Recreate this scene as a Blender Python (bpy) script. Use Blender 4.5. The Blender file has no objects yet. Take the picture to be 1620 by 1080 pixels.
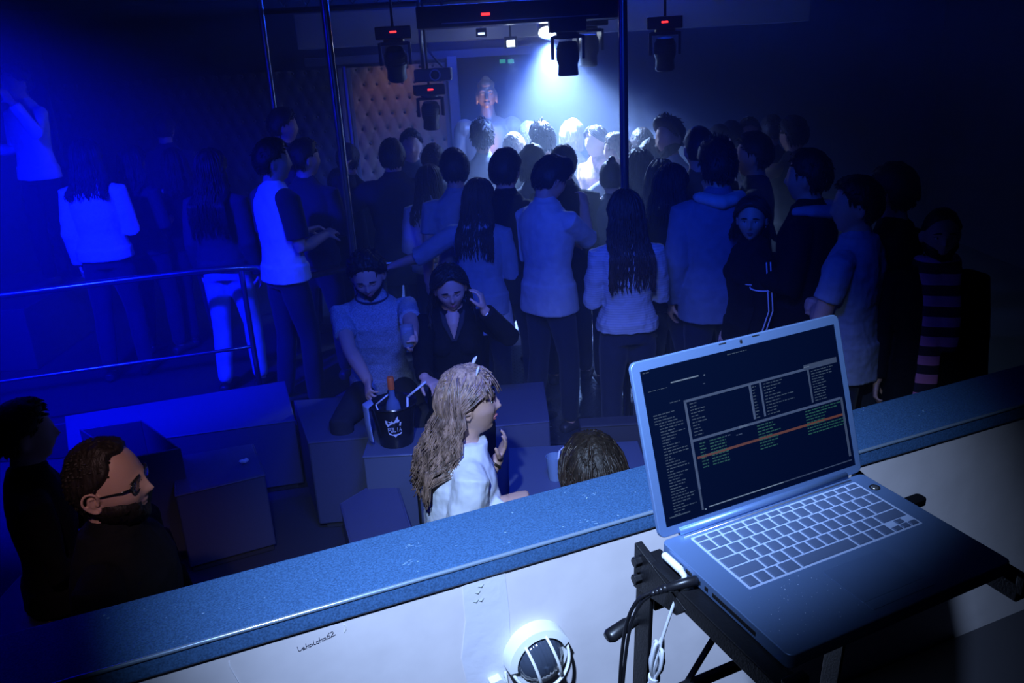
import bpy, bmesh, math, random
import numpy as np
from mathutils import Vector, Matrix, Euler, noise
random.seed(7)
PI = math.pi
rad = math.radians
SC = bpy.context.scene
COL = SC.collection

# ------------------------------------------------------------------ camera
F = 1345.0; PIT = rad(19.0); ROL = rad(-3.25); CZ = 2.45
_U = np.array([math.cos(PIT)*math.sin(ROL), -math.cos(PIT)*math.cos(ROL), -math.sin(PIT)])
_fw = np.array([0, 0, 1.]) - _U*_U[2]; _fw /= np.linalg.norm(_fw); _rt = np.cross(-_U, _fw)
CM = np.array([_rt, _fw, _U])            # world = CM @ (x right, y down, z forward)
def ray(x, y): return CM @ np.array([(x-810)/F, (y-540)/F, 1.])
def atz(x, y, z):
    d = ray(x, y); return Vector(np.array([0, 0, CZ]) + (z-CZ)/d[2]*d)
def aty(x, y, Y):
    d = ray(x, y); return Vector(np.array([0, 0, CZ]) + Y/d[1]*d)
cam = bpy.data.cameras.new('camera'); cam_o = bpy.data.objects.new('camera', cam); COL.objects.link(cam_o)
cam.sensor_width = 36; cam.lens = F/1620*36; cam.clip_start = .02
_R = Matrix([[CM[0][0], -CM[0][1], -CM[0][2]], [CM[1][0], -CM[1][1], -CM[1][2]], [CM[2][0], -CM[2][1], -CM[2][2]]])
cam_o.matrix_world = Matrix.Translation((0, 0, CZ)) @ _R.to_4x4()
SC.camera = cam_o
SC.view_settings.view_transform = 'Standard'; SC.view_settings.look = 'None'
SC.view_settings.gamma = 1; SC.view_settings.use_curve_mapping = False
SC.view_settings.exposure = 0.0
SC.cycles.use_denoising = True
SC.cycles.max_bounces = 5; SC.cycles.diffuse_bounces = 2; SC.cycles.glossy_bounces = 3
SC.cycles.transmission_bounces = 4; SC.cycles.volume_bounces = 0
SC.cycles.sample_clamp_indirect = 4; SC.cycles.caustics_reflective = False; SC.cycles.caustics_refractive = False

# ------------------------------------------------------------------ world and lights
w = bpy.data.worlds.new('club_dark'); SC.world = w; w.use_nodes = True
w.node_tree.nodes['Background'].inputs[0].default_value = (.0, .01, .12, 1)
w.node_tree.nodes['Background'].inputs[1].default_value = .02
def aim(o, loc, tgt):
    o.location = loc
    o.rotation_euler = (Vector(tgt)-Vector(loc)).to_track_quat('-Z', 'Y').to_euler()
def spot(name, loc, tgt, col, power, ang, blend=1.0, size=.05, vol=None):
    l = bpy.data.lights.new(name, 'SPOT'); o = bpy.data.objects.new(name, l); COL.objects.link(o)
    l.color = col; l.energy = power; l.spot_size = rad(ang); l.spot_blend = blend; l.shadow_soft_size = size
    if vol is not None: l.volume_factor = vol
    aim(o, loc, tgt); return o
def area(name, loc, tgt, col, power, sx, sy, vol=None):
    l = bpy.data.lights.new(name, 'AREA'); o = bpy.data.objects.new(name, l); COL.objects.link(o)
    l.shape = 'RECTANGLE'; l.size = sx; l.size_y = sy; l.color = col; l.energy = power
    if vol is not None: l.volume_factor = vol
    aim(o, loc, tgt); return o
def point(name, loc, col, power, r=.03):
    l = bpy.data.lights.new(name, 'POINT'); o = bpy.data.objects.new(name, l); COL.objects.link(o)
    l.color = col; l.energy = power; l.shadow_soft_size = r; o.location = loc; return o
# pale blue lamp of the DJ booth, over the parapet
spot('booth_spot', (-.25, .32, 3.12), (.07, 1.87, 1.40), (.42, .60, 1.0), 600, 54, 1.0, .03, vol=.1)
spot('face_fill_spot', (-.55, .25, 3.1), (-1.15, 2.05, 1.42), (1.0, .62, .70), 60, 17, 1.0, .03, vol=.1)  # added fill without a fixture, only for the face of the man with glasses
spot('front_fill_spot', (.15, 1.0, 3.12), (-.25, 4.6, .95), (.20, .30, 1.0), 130, 46, 1.0, .10, vol=.6)  # added unseen fill that brightens the seated couple and the sweater women
# white-blue moving head above the dance floor
spot('dance_spot', (.47, 7.92, 2.47), (.75, 6.6, 0.0), (.30, .50, 1.0), 1700, 96, .9, .06, vol=1.0)
spot('haze_glow_fill', (.47, 7.95, 2.5), (.45, 8.3, 0.6), (.07, .19, 1.0), 800, 150, 1.0, .1, vol=3.4)  # extra lamp added at the same spot to widen the glow in the haze
spot('small_spot', (.14, 8.0, 2.42), (.45, 7.5, 0), (.35, .5, 1.0), 60, 40, .6, .04)
# saturated blue wash from the upper left
spot('blue_wash', (-2.7, 3.1, 3.05), (-2.8, 5.5, 1.0), (.001, .004, 1.0), 3600, 72, 1.0, .08, vol=.14)
# dim blue wash over the crowd from above the booth
spot('crowd_wash', (.05, 2.2, 3.1), (.05, 5.3, .45), (.004, .050, 1.0), 700, 80, 1.0, .35, vol=3.0)
area('back_fill', (.6, 9.6, 2.85), (.4, 6.6, 1.2), (.006, .055, 1.0), 260, 2.6, .4, vol=3.2)  # unseen area light added at the back to lift the haze with blue

HAZE = .10
# ------------------------------------------------------------------ materials
MATS = {}
def mat(name, col, rough=.7, metal=0., nscale=0, nstr=.3, cvar=0., spec=.5, emit=None, estr=0, sheen=0, stretch=None,
        trans=0, sss=0, coat=0):
    if name in MATS: return MATS[name]
    m = bpy.data.materials.new(name); m.use_nodes = True; nt = m.node_tree; b = nt.nodes['Principled BSDF']
    b.inputs['Base Color'].default_value = (*col, 1); b.inputs['Roughness'].default_value = rough
    b.inputs['Metallic'].default_value = metal; b.inputs['Specular IOR Level'].default_value = spec
    if sheen: b.inputs['Sheen Weight'].default_value = sheen
    if trans: b.inputs['Transmission Weight'].default_value = trans
    if sss:
        b.inputs['Subsurface Weight'].default_value = sss; b.inputs['Subsurface Radius'].default_value = (.02, .008, .004)
        b.inputs['Subsurface Scale'].default_value = .5
    if coat: b.inputs['Coat Weight'].default_value = coat
    if emit: b.inputs['Emission Color'].default_value = (*emit, 1); b.inputs['Emission Strength'].default_value = estr
    if nscale:
        tc = nt.nodes.new('ShaderNodeTexCoord'); mp = nt.nodes.new('ShaderNodeMapping')
        if stretch: mp.inputs['Scale'].default_value = stretch
        n = nt.nodes.new('ShaderNodeTexNoise'); n.inputs['Scale'].default_value = nscale; n.inputs['Detail'].default_value = 4
        nt.links.new(tc.outputs['Object'], mp.inputs[0]); nt.links.new(mp.outputs[0], n.inputs['Vector'])
        if nstr:
            bp = nt.nodes.new('ShaderNodeBump'); bp.inputs['Strength'].default_value = nstr; bp.inputs['Distance'].default_value = .01
            nt.links.new(n.outputs[0], bp.inputs['Height']); nt.links.new(bp.outputs[0], b.inputs['Normal'])
        if cvar:
            r = nt.nodes.new('ShaderNodeValToRGB')
            r.color_ramp.elements[0].position = .35; r.color_ramp.elements[1].position = .65
            r.color_ramp.elements[0].color = (*[c*(1-cvar) for c in col], 1)
            r.color_ramp.elements[1].color = (*[min(1, c*(1+cvar)) for c in col], 1)
            nt.links.new(n.outputs[0], r.inputs[0]); nt.links.new(r.outputs[0], b.inputs['Base Color'])
    MATS[name] = m; return m
def stripes(name, c1, c2, scale, axis='Z', width=.5, rough=.8):
    if name in MATS: return MATS[name]
    m = mat(name, c1, rough); nt = m.node_tree; b = nt.nodes['Principled BSDF']
    tc = nt.nodes.new('ShaderNodeTexCoord'); wv = nt.nodes.new('ShaderNodeTexWave'); wv.bands_direction = axis
    wv.inputs['Scale'].default_value = scale; wv.inputs['Distortion'].default_value = .6
    r = nt.nodes.new('ShaderNodeValToRGB'); r.color_ramp.interpolation = 'CONSTANT'
    r.color_ramp.elements[0].color = (*c1, 1); r.color_ramp.elements[1].color = (*c2, 1); r.color_ramp.elements[1].position = width
    nt.links.new(tc.outputs['Object'], wv.inputs[0]); nt.links.new(wv.outputs['Fac'], r.inputs[0]); nt.links.new(r.outputs[0], b.inputs['Base Color'])
    return m

# ------------------------------------------------------------------ mesh helpers
class MB:
    def __init__(s): s.v = []; s.f = []
    def add(s, vs, fs):
        k = len(s.v); s.v += [tuple(p) for p in vs]; s.f += [tuple(i+k for i in f) for f in fs]; return s
    def box(s, c, d, rot=None):
        c = Vector(c); h = Vector(d)/2; vs = []
        for z in (-1, 1):
            for (x, y) in ((-1, -1), (1, -1), (1, 1), (-1, 1)):
                p = Vector((x*h.x, y*h.y, z*h.z))
                if rot: p = rot @ p
                vs.append(c+p)
        return s.add(vs, [(3, 2, 1, 0), (4, 5, 6, 7), (0, 1, 5, 4), (1, 2, 6, 5), (2, 3, 7, 6), (3, 0, 4, 7)])
    def hexa(s, b4, t4):
        return s.add(list(b4)+list(t4), [(3, 2, 1, 0), (4, 5, 6, 7), (0, 1, 5, 4), (1, 2, 6, 5), (2, 3, 7, 6), (3, 0, 4, 7)])
    def bar(s, a, b, w, h, up=(0, 0, 1)):
        a = Vector(a); b = Vector(b); d = (b-a).normalized(); u = Vector(up); r = d.cross(u).normalized(); u = r.cross(d)
        q = [(-1, -1), (1, -1), (1, 1), (-1, 1)]
        return s.hexa([a+r*x*w/2+u*y*h/2 for x, y in q], [b+r*x*w/2+u*y*h/2 for x, y in q])
    def loft(s, rings, cap=True, closed=False):
        n = len(rings[0]); vs = [p for r in rings for p in r]; fs = []
        m = len(rings)
        for i in range(m if closed else m-1):
            for j in range(n):
                a = i*n+j; b = i*n+(j+1) % n; c = ((i+1) % m)*n+(j+1) % n; d = ((i+1) % m)*n+j
                fs.append((a, b, c, d))
        if cap and not closed:
            fs.append(tuple(range(n-1, -1, -1))); fs.append(tuple((m-1)*n+j for j in range(n)))
        return s.add(vs, fs)
    def tube(s, pts, r, seg=8, side=None, ends=True):
        """tapering tube; r: number, list of numbers or list of (ra, rb), ra along side"""
        pts = [Vector(p) for p in pts]; n = len(pts)
        if not isinstance(r, (list, tuple)): r = [r]*n
        rings = []; ref = Vector(side) if side is not None else None
        prev = None
        for i, p in enumerate(pts):
            t = (pts[min(i+1, n-1)]-pts[max(i-1, 0)])
            if t.length < 1e-9: t = Vector((0, 0, 1))
            t.normalize()
            if ref is not None: a = ref - t*ref.dot(t)
            elif prev is not None: a = prev - t*prev.dot(t)
            else:
                a = Vector((1, 0, 0)) if abs(t.x) < .8 else Vector((0, 1, 0)); a = a - t*a.dot(t)
            if a.length < 1e-6: a = t.orthogonal()
            a.normalize(); prev = a; b = t.cross(a)
            ra, rb = (r[i] if isinstance(r[i], (list, tuple)) else (r[i], r[i]))
            rings.append([p + a*(ra*math.cos(2*PI*k/seg)) + b*(rb*math.sin(2*PI*k/seg)) for k in range(seg)])
            if ends and i in (0, n-1):      # rounded end
                sg = -1 if i == 0 else 1; e = min(ra, rb)
                extra = [p + t*sg*e*.6 + a*(ra*.72*math.cos(2*PI*k/seg)) + b*(rb*.72*math.sin(2*PI*k/seg)) for k in range(seg)]
                if i == 0: rings.insert(0, extra)
                else: rings.append(extra)
        return s.loft(rings)
    def ell(s, c, r, rot=None, nu=12, nv=8):
        c = Vector(c); rings = []; vs = []; 
        for i in range(1, nv):
            th = PI*i/nv; ring = []
            for j in range(nu):
                ph = 2*PI*j/nu; p = Vector((r[0]*math.sin(th)*math.cos(ph), r[1]*math.sin(th)*math.sin(ph), -r[2]*math.cos(th)))
                if rot: p = rot @ p
                ring.append(c+p)
            rings.append(ring)
        t = Vector((0, 0, r[2])); 
        if rot: t = rot @ t
        k = len(s.v); s.loft(rings, cap=False)
        a = len(s.v); s.v += [tuple(c-t), tuple(c+t)]
        for j in range(nu):
            s.f.append((k+(j+1) % nu, k+j, a)); s.f.append((k+(nv-2)*nu+j, k+(nv-2)*nu+(j+1) % nu, a+1))
        return s
    def cyl(s, a, b, r, seg=16, r2=None):
        a = Vector(a); b = Vector(b); t = (b-a).normalized(); u = t.orthogonal().normalized(); v = t.cross(u); r2 = r if r2 is None else r2
        return s.loft([[a+u*r*math.cos(2*PI*k/seg)+v*r*math.sin(2*PI*k/seg) for k in range(seg)],
                       [b+u*r2*math.cos(2*PI*k/seg)+v*r2*math.sin(2*PI*k/seg) for k in range(seg)]])
    def lathe(s, prof, seg=24, c=(0, 0, 0)):
        c = Vector(c)
        return s.loft([[c+Vector((r*math.cos(2*PI*k/seg), r*math.sin(2*PI*k/seg), z)) for k in range(seg)] for r, z in prof])
    def prism(s, poly, z0, z1):
        n = len(poly); vs = [(x, y, z0) for x, y in poly]+[(x, y, z1) for x, y in poly]
        return s.add(vs, [tuple(range(n-1, -1, -1)), tuple(range(n, 2*n))]+[(i, (i+1) % n, n+(i+1) % n, n+i) for i in range(n)])
    def xf(s, M):
        s.v = [tuple(M @ Vector(p)) for p in s.v]; return s
    def build(s, name, m, parent=None, smooth=True, bevel=0, bseg=2, vox=0, sm=0, noise_=None, sharp=None):
        me = bpy.data.meshes.new(name); me.from_pydata(s.v, [], s.f); me.update()
        o = bpy.data.objects.new(name, me); COL.objects.link(o)
        if m: me.materials.append(m)
        bm = bmesh.new(); bm.from_mesh(me); bmesh.ops.recalc_face_normals(bm, faces=bm.faces); bm.to_mesh(me); bm.free()
        if smooth and not bevel:
            for p in me.polygons: p.use_smooth = True
            if sharp: 
                try: me.set_sharp_from_angle(angle=rad(sharp))
                except Exception: pass
        if bevel:
            md = o.modifiers.new('bevel', 'BEVEL'); md.width = bevel; md.segments = bseg; md.limit_method = 'ANGLE'; md.angle_limit = rad(40)
            for p in me.polygons: p.use_smooth = True
            md2 = o.modifiers.new('wn', 'WEIGHTED_NORMAL')
        if vox:
            md = o.modifiers.new('skin', 'REMESH'); md.mode = 'VOXEL'; md.voxel_size = vox; md.use_smooth_shade = True
            if sm:
                md = o.modifiers.new('smooth', 'SMOOTH'); md.factor = .5; md.iterations = sm
        if noise_:
            tx = bpy.data.textures.get('folds%g' % noise_[0]) or bpy.data.textures.new('folds%g' % noise_[0], 'CLOUDS')
            tx.noise_scale = noise_[0]; tx.noise_depth = 2
            md = o.modifiers.new('folds', 'DISPLACE'); md.texture = tx; md.strength = noise_[1]; md.mid_level = .5
            md.texture_coords = 'GLOBAL'
        if parent: o.parent = parent
        return o
def empty(name, loc=(0, 0, 0), rz=0, scale=1):
    o = bpy.data.objects.new(name, None); COL.objects.link(o); o.location = loc; o.rotation_euler = (0, 0, rz)
    o.scale = (scale,)*3; o.empty_display_size = .1; return o
def tag(o, label=None, cat=None, group=None, kind=None):
    if label: o['label'] = label
    if cat: o['category'] = cat
    if group: o['group'] = group
    if kind: o['kind'] = kind
    return o
def struct(o): o['kind'] = 'structure'; return o
def copy_tree(o, parent=None):
    c = o.copy(); COL.objects.link(c); c.parent = parent
    for ch in list(o.children):
        copy_tree(ch, c)
    return c

# ------------------------------------------------------------------ setting
M_wallw = mat('painted_board', (.70, .66, .68), .55, nscale=9, nstr=.06, cvar=.05)
M_dark = mat('dark_paint', (.035, .035, .045), .8, nscale=4, nstr=.1)
M_soff = mat('pale_soffit_paint', (.24, .25, .30), .8, nscale=5, nstr=.05)
M_floor = mat('pale_screed_floor', (.55, .54, .60), .35, nscale=3, nstr=.08, cvar=.15)
M_black = mat('black_powder_coat', (.006, .006, .008), .42, nscale=300, nstr=.1)
M_blackp = mat('black_plastic', (.008, .008, .010), .35)
M_steel = mat('brushed_steel', (.45, .46, .50), .28, 1.0, nscale=60, nstr=.05, stretch=(1, 1, 20))
M_red = mat('red_led', (.4, .0, .0), .5, emit=(1, .02, .02), estr=5)
struct(MB().box((0, 6.3, -.055), (11, 9.4, .1)).build('floor', mat('dark_carpet', (.035, .035, .05), .9, nscale=80, nstr=.2), smooth=False))
struct(MB().box((.35, 8.85, -.005), (4.4, 3.7, .01)).build('floor_dance', M_floor, smooth=False))
struct(MB().box((0, 4.5, 3.2), (11, 12.6, .1)).build('ceiling', M_dark, smooth=False))
struct(MB().box((0, 10.75, 1.6), (11, .1, 3.3)).build('wall_back', mat('blue_grey_render', (.055, .065, .10), .8, nscale=4, nstr=.1), smooth=False))
struct(MB().box((-5.4, 5.5, 1.6), (.1, 12, 3.3)).build('wall_left', M_dark, smooth=False))
struct(MB().box((5.4, 5.5, 1.6), (.1, 12, 3.3)).build('wall_right', M_dark, smooth=False))
# raised floor at the left, behind the rail
struct(MB().prism([(-5.3, 5.2), (-3.1, 5.22), (-1.62, 5.62), (-1.1, 6.6), (-1.4, 8.2), (-1.9, 10.0), (-5.3, 10.0)], 0, .25).build('floor_left', mat('dark_floor_boards', (.03, .03, .04), .5, nscale=6), smooth=False, bevel=.01))
# soffits at the back
struct(MB().box((.6, 9.4, 2.72), (5.2, .5, .34)).build('trim_1', M_soff, smooth=False, bevel=.01))
struct(MB().box((-.9, 10.5, 2.42), (2.6, .35, .09)).build('trim_2', M_soff, smooth=False, bevel=.005))

# ---- parapet of the booth, its own frame: x along it, -y towards the camera
az = rad(22.3)
cax = Vector((math.cos(az), math.sin(az), 0)); nax = Vector((-math.sin(az), math.cos(az), 0))
MP = Matrix.Rotation(az, 4, 'Z')
def pl(x, y, z): return MP @ Vector((x, y, z))
wb = MB().box((.8, 1.53, .96), (4.6, .16, .88)); wb.xf(MP); struct(wb.build('wall_front', M_wallw, smooth=False))
struct(MB().box((.8, -.58, .70), (4.6, 4.04, .06)).xf(MP).build('floor_booth', M_dark, smooth=False))
# worktop with a rounded steel nosing, its highlight put into the pale colour
lam = mat('speckled_laminate', (.048, .125, .28), .40, nscale=260, nstr=.05, cvar=.28)  # grey-blue laminate, with reflected blue light put into its colour
ct = empty('parapet_ledge', pl(.8, 1.545, 1.40), az)
tag(ct, 'long grey-blue speckled ledge capping the white booth wall, with a highlight-coloured front edge', 'ledge')
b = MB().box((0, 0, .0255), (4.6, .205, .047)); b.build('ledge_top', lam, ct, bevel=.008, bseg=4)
prof = []
nb = MB(); nb.tube([(-2.3, -.1008, .0462), (2.3, -.1008, .0462)], .0046, 12); nb.build('nosing', mat('highlight_nosing', (.40, .55, .75), .20, .6), ct)
wr = MB()
for i in range(60):    # pale scuffs
    x = random.uniform(-1.1, 2.0); y = random.uniform(-.09, .08)
    r = random.choice([.0012, .0018, .003])
    wr.cyl((x, y, .0488), (x, y, .0494), r, 7)
for (x0, y0) in ((-.45, -.045), (-.42, .02), (-.04, -.075), (.02, .03), (.35, 0)):
    for k in range(7):
        x = x0+random.uniform(-.018, .018); y = y0+random.uniform(-.015, .015)
        wr.bar((x, y, .0488), (x+random.uniform(.004, .014), y+random.uniform(-.004, .008), .0488), .0012, .001)
tag(wr.build('scuffs', mat('scuff_marks', (.16, .30, .50), .6), ct), kind='stuff')

def onw(x, z, d=0): return pl(x, 1.45-d, z)
def wallpoly(name, pts, m, d=.0015):
    b = MB(); n = len(pts)
    b.add([onw(x, z, 0) for x, z in pts]+[onw(x, z, d) for x, z in pts],
          [tuple(range(n)), tuple(range(2*n-1, n-1, -1))]+[(i, i+n, (i+1) % n+n, (i+1) % n) for i in range(n)])
    return b.build(name, m, smooth=False)
tag(wallpoly('filler_patch', [(.452, 1.398), (.548, 1.398), (.552, 1.30), (.547, 1.14), (.45, 1.10), (.436, 1.22), (.452, 1.31)],
    mat('wall_filler', (.68, .68, .76), .5, nscale=30, nstr=.15)),
    'pale vertical strip of wall filler on the booth wall left of the round lamp', 'filler patch')
cb = MB()
for (x, z) in ((.472, 1.352), (.484, 1.351), (.478, 1.372), (.486, 1.385)):
    cb.tube([onw(x, z, .001), onw(x+.006, z-.002, .003), onw(x+.012, z+.002, .001)], .0012, 5)
tag(cb.build('paint_chip', mat('chip', (.30, .33, .32), .6)), 'tiny lifted paint chips on the filler strip under the ledge', 'paint chips')
M_ink = mat('dark_ink', (.03, .03, .06), .6)
# handwriting, stroke by stroke, in a 10-high letter space
WR = [[(0, 10), (1, 2), (3, 1), (5, 3)], [(5, 3), (7, 5), (8, 3), (6, 2), (6, 0), (9, 1)], [(10, 9), (10, 0)], [(10, 3), (13, 5), (13, 0)],
      [(17, 4), (14, 4), (14, 0), (17, 1), (17, 4), (18, 0)], [(19, 9), (19, 1), (21, 0)], [(25, 4), (22, 4), (22, 0), (25, 0)], [(26, 9), (26, 0)],
      [(26, 3), (29, 5), (29, 0)], [(33, 4), (30, 4), (30, 0), (33, 1), (33, 4), (34, 0)], [(38, 9), (35, 5), (35, 0), (38, 0), (38, 4), (35, 4)],
      [(39, 8), (42, 9), (43, 6), (39, 0), (45, 1)]]
wb2 = MB()
for st in WR:
    wb2.tube([onw(.106+x*.00168, 1.358+y*.0013+x*.0003, .0006) for x, y in st], .0006, 5)
tag(wb2.build('handwriting', M_ink), 'small black pen scribble reading Lehalcha62 under the ledge at lower left', 'scribble')
tag(MB().tube([onw(-.02+.0*k, 1.385-.014*k, .0008) for k in range(2)]+[onw(-.012, 1.34, .0008), onw(-.004, 1.31, .0008)], .0009, 5).build('wall_scratch', mat('pale_scratch', (.8, .8, .85), .5)),
    'thin pale vertical scratch on the booth wall left of the scribble', 'scratch')
tag(MB().tube([onw(.199, 1.372, .0008), onw(.203, 1.378, .001), onw(.203, 1.386, .001), onw(.200, 1.391, .0008)], .0007, 5).build('pale_hair', MATS['pale_scratch']),
    'short curved pale hair stuck on the wall right of the scribble', 'hair')

# ---- round bulkhead lamp with cage
bl = empty('bulkhead_lamp', onw(.606, 1.178), az, .80)
tag(bl, 'round white bulkhead lamp with ribbed glass and a cage, on the booth wall', 'wall lamp')
M_lw = mat('white_lamp_plastic', (.78, .80, .80), .4)
RX = Matrix.Rotation(PI/2, 4, 'X')       # lathe axis z -> -y (out of the wall)
TL = Matrix.Rotation(rad(-14), 4, 'Y')
def lampx(b): return b.xf(TL @ RX)
R0 = .088
lampx(MB().lathe([(.0, 0), (R0-.006, 0), (R0+.002, .004), (R0+.002, .034), (R0-.004, .040), (R0-.014, .040), (R0-.016, .030), (0, .030)], 40)).build('base_ring', M_lw, bl, sharp=40)
gb = MB(); rings = []
nu = 120
for i in range(15):
    t = i/14*PI/2; rr = (R0-.018)*math.cos(t); zz = .028+.052*math.sin(t); ring = []
    for k in range(nu):
        a = 2*PI*k/nu; x = rr*math.cos(a); y = rr*math.sin(a)
        s_ = 1+.012*math.sin(x*520)*math.cos(t)
        ring.append(Vector((x*s_, y*s_, zz+.0012*math.sin(x*520)*math.sin(t))))
    rings.append(ring)
gb.loft(rings, cap=True); lampx(gb).build('ribbed_glass', mat('smoked_lamp_glass', (.05, .065, .10), .10, spec=.9, coat=.5), bl)
# two upright cage bars bowing over the glass
for x in (-.030, .033):
    h = math.sqrt((R0-.008)**2-x*x)
    cb = MB(); cb.tube([(x, h*math.cos(PI*k/14), .036+.056*math.sin(PI*k/14)) for k in range(15)], [(.0042, .003)]*15, 10, side=(1, 0, 0))
    lampx(cb).build('cage_bar', M_lw, bl)
# cross guard bar: lower arc standing proud
cb = MB(); cb.tube([((R0-.004)*math.cos(a), (R0-.004)*math.sin(a)*.92, .040+.030*abs(math.sin(a-.0))) for a in [PI*1.02+PI*.96*k/22 for k in range(23)]], [(.0045, .006)]*23, 10)
lampx(cb).build('cage_bar', M_lw, bl)
# hood over the top half
hb = MB(); rings = []
for k in range(25):
    a = PI*.04+PI*.92*k/24
    rings.append([Vector((r*math.cos(a), r*math.sin(a), z)) for r, z in ((R0+.001, .0), (R0+.008, .0), (R0+.006, .048), (R0-.014, .054), (R0-.016, .048), (R0-.002, .040))])
hb.loft(rings); lampx(hb).build('hood', M_lw, bl, sharp=50)
# white bracket with a black hole, left of the lamp
br = empty('cable_bracket', onw(.508, 1.135), az); tag(br, 'small white plastic bracket with an oval hole, left of the round lamp', 'bracket')
bb = MB()
prof = [(-.017, -.05), (.02, -.05), (.02, .004), (.008, .016), (-.017, .012)]
n = len(prof); bb.add([(x, 0, z) for x, z in prof]+[(x, -.022, z) for x, z in prof], [tuple(range(n)), tuple(range(2*n-1, n-1, -1))]+[(i, i+n, (i+1) % n+n, (i+1) % n) for i in range(n)])
bb.build('bracket_body', M_lw, br, bevel=.002)
MB().ell((-.002, -.0215, -.008), (.006, .002, .005)).build('hole', M_blackp, br)
MB().tube([(.02, -.004, -.05), (.027, -.006, -.02), (.024, -.006, .016)], .003, 8).build('cable', M_lw, br)

# ------------------------------------------------------------------ laptop on its stand
LR = Matrix(((.91449, -.40453, .00771), (.40439, .91325, -.04944), (.01297, .04834, .99875)))
LM = Matrix.Translation((.18253, .97618, 1.82299)) @ LR.to_4x4()     # origin: left end of the hinge on the top face
M_alu = mat('laptop_aluminium', (.16, .27, .52), .40, .55, nscale=500, nstr=.03)  # blue of the room's reflected light is put into the metal's colour
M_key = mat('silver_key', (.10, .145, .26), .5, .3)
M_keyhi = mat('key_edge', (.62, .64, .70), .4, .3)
lp = bpy.data.objects.new('laptop', None); COL.objects.link(lp); lp.matrix_world = LM; lp.empty_display_size = .1
tag(lp, 'open silver aluminium laptop showing a dark music library screen, on a black stand', 'laptop')
W, D = .355, .243
def rrect(x0, y0, x1, y1, r, n=6):
    pts = []
    for cx, cy, a0 in ((x1-r, y1-r, 0), (x0+r, y1-r, 90), (x0+r, y0+r, 180), (x1-r, y0+r, 270)):
        for k in range(n+1):
            a = rad(a0+90*k/n); pts.append((cx+r*math.cos(a), cy+r*math.sin(a)))
    return pts
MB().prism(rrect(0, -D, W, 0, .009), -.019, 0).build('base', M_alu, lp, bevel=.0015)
M_slot = mat('port_dark', (.01, .01, .012), .5)
# keyboard well and keys
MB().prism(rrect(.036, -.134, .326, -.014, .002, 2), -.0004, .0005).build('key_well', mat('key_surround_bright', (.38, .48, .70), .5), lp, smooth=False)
KX0, KX1, KY0, KY1 = .038, .324, -.016, -.132
rows = [([1.0]*13+[1.0], .55), ([1]*13+[1.5], 1), ([1.5]+[1]*13, 1), ([1.75]+[1]*11+[1.75], 1), ([2.25]+[1]*10+[2.25], 1), ([1, 1, 1, 1.35, 4.9, 1.35, 1, 1], 1)]
hh = (KY0-KY1)/5.55; y = KY0
for ws, hr in rows:
    k = (KX1-KX0)/(sum(ws)+(2.3 if len(ws) == 8 else 0)); x = KX0
    for wd in ws:
        kb = MB(); g = .0011; z1 = .0020
        a = [(x+g, y-hh*hr+g), (x+wd*k-g, y-hh*hr+g), (x+wd*k-g, y-g), (x+g, y-g)]
        q = [(x+g+.0022, y-hh*hr+g+.0016), (x+wd*k-g-.0022, y-hh*hr+g+.0016), (x+wd*k-g-.0022, y-g-.0012), (x+g+.0022, y-g-.0012)]
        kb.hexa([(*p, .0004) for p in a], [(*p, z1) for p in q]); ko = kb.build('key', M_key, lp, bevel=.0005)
        x += wd*k
    if len(ws) == 8:
        for (ax, ay, hk) in ((0, .5, .5), (1, .5, .5), (1, 0, .5), (2, .5, .5)):
            w_ = k*.76; xx = x+ax*w_; yy = y-hh*ay
            MB().hexa([(xx+.0008, yy-hh*.5+.0008, .0004), (xx+w_-.0008, yy-hh*.5+.0008, .0004), (xx+w_-.0008, yy-.0008, .0004), (xx+.0008, yy-.0008, .0004)],
                      [(xx+.002, yy-hh*.5+.002, .0022), (xx+w_-.002, yy-hh*.5+.002, .0022), (xx+w_-.002, yy-.0016, .0022), (xx+.002, yy-.0016, .0022)]).build('key', M_key, lp, bevel=.0004)
    y -= hh*hr
MB().prism(rrect(.136, -.215, .236, -.149, .003), 0, .0005).build('trackpad', mat('trackpad_metal', (.15, .255, .50), .38, .55), lp, bevel=.0004)  # carries the same reflected blue in its colour as the case
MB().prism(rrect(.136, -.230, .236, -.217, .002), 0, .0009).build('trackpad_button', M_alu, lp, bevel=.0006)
pb = MB().lathe([(0, .0015), (.0045, .0015), (.0055, .0005), (.0055, 0)], 20, (.340, -.0385, 0)).build('power_button', mat('power_chrome', (.6, .62, .66), .2, .9), lp)
MB().lathe([(.0058, .0002), (.0075, .0008), (.0078, 0)], 24, (.340, -.0385, 0)).build('power_ring', M_slot, pb)
db = MB()
for i in range(60):   # dust on the palm rest
    x = abs(random.gauss(.07, .06))+.004; yy = -.14-random.uniform(0, .09)
    r_ = random.choice([.0003, .0004, .0007]); db.cyl((x, yy, 0), (x, yy, .0003), r_, 6)
tag(db.build('dust', mat('pale_dust', (.40, .50, .72), .7), lp), kind='stuff')
# hinge barrel and vent strip
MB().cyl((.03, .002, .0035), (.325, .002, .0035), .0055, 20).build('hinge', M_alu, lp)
MB().box((.5*W, -.0085, .0006), (.295, .0022, .0012)).build('speaker_slot', mat('slot_bright', (.6, .62, .68), .3, .8), lp)
# ports on the left side
pt = MB()
for (yy, ln) in ((-.046, .006), (-.062, .012), (-.080, .012), (-.098, .006), (-.125, .030), (-.165, .048)):
    pt.box((-.0002, yy, -.010), (.0012, ln, .005))
pt.build('port', M_slot, lp, smooth=False)
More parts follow.
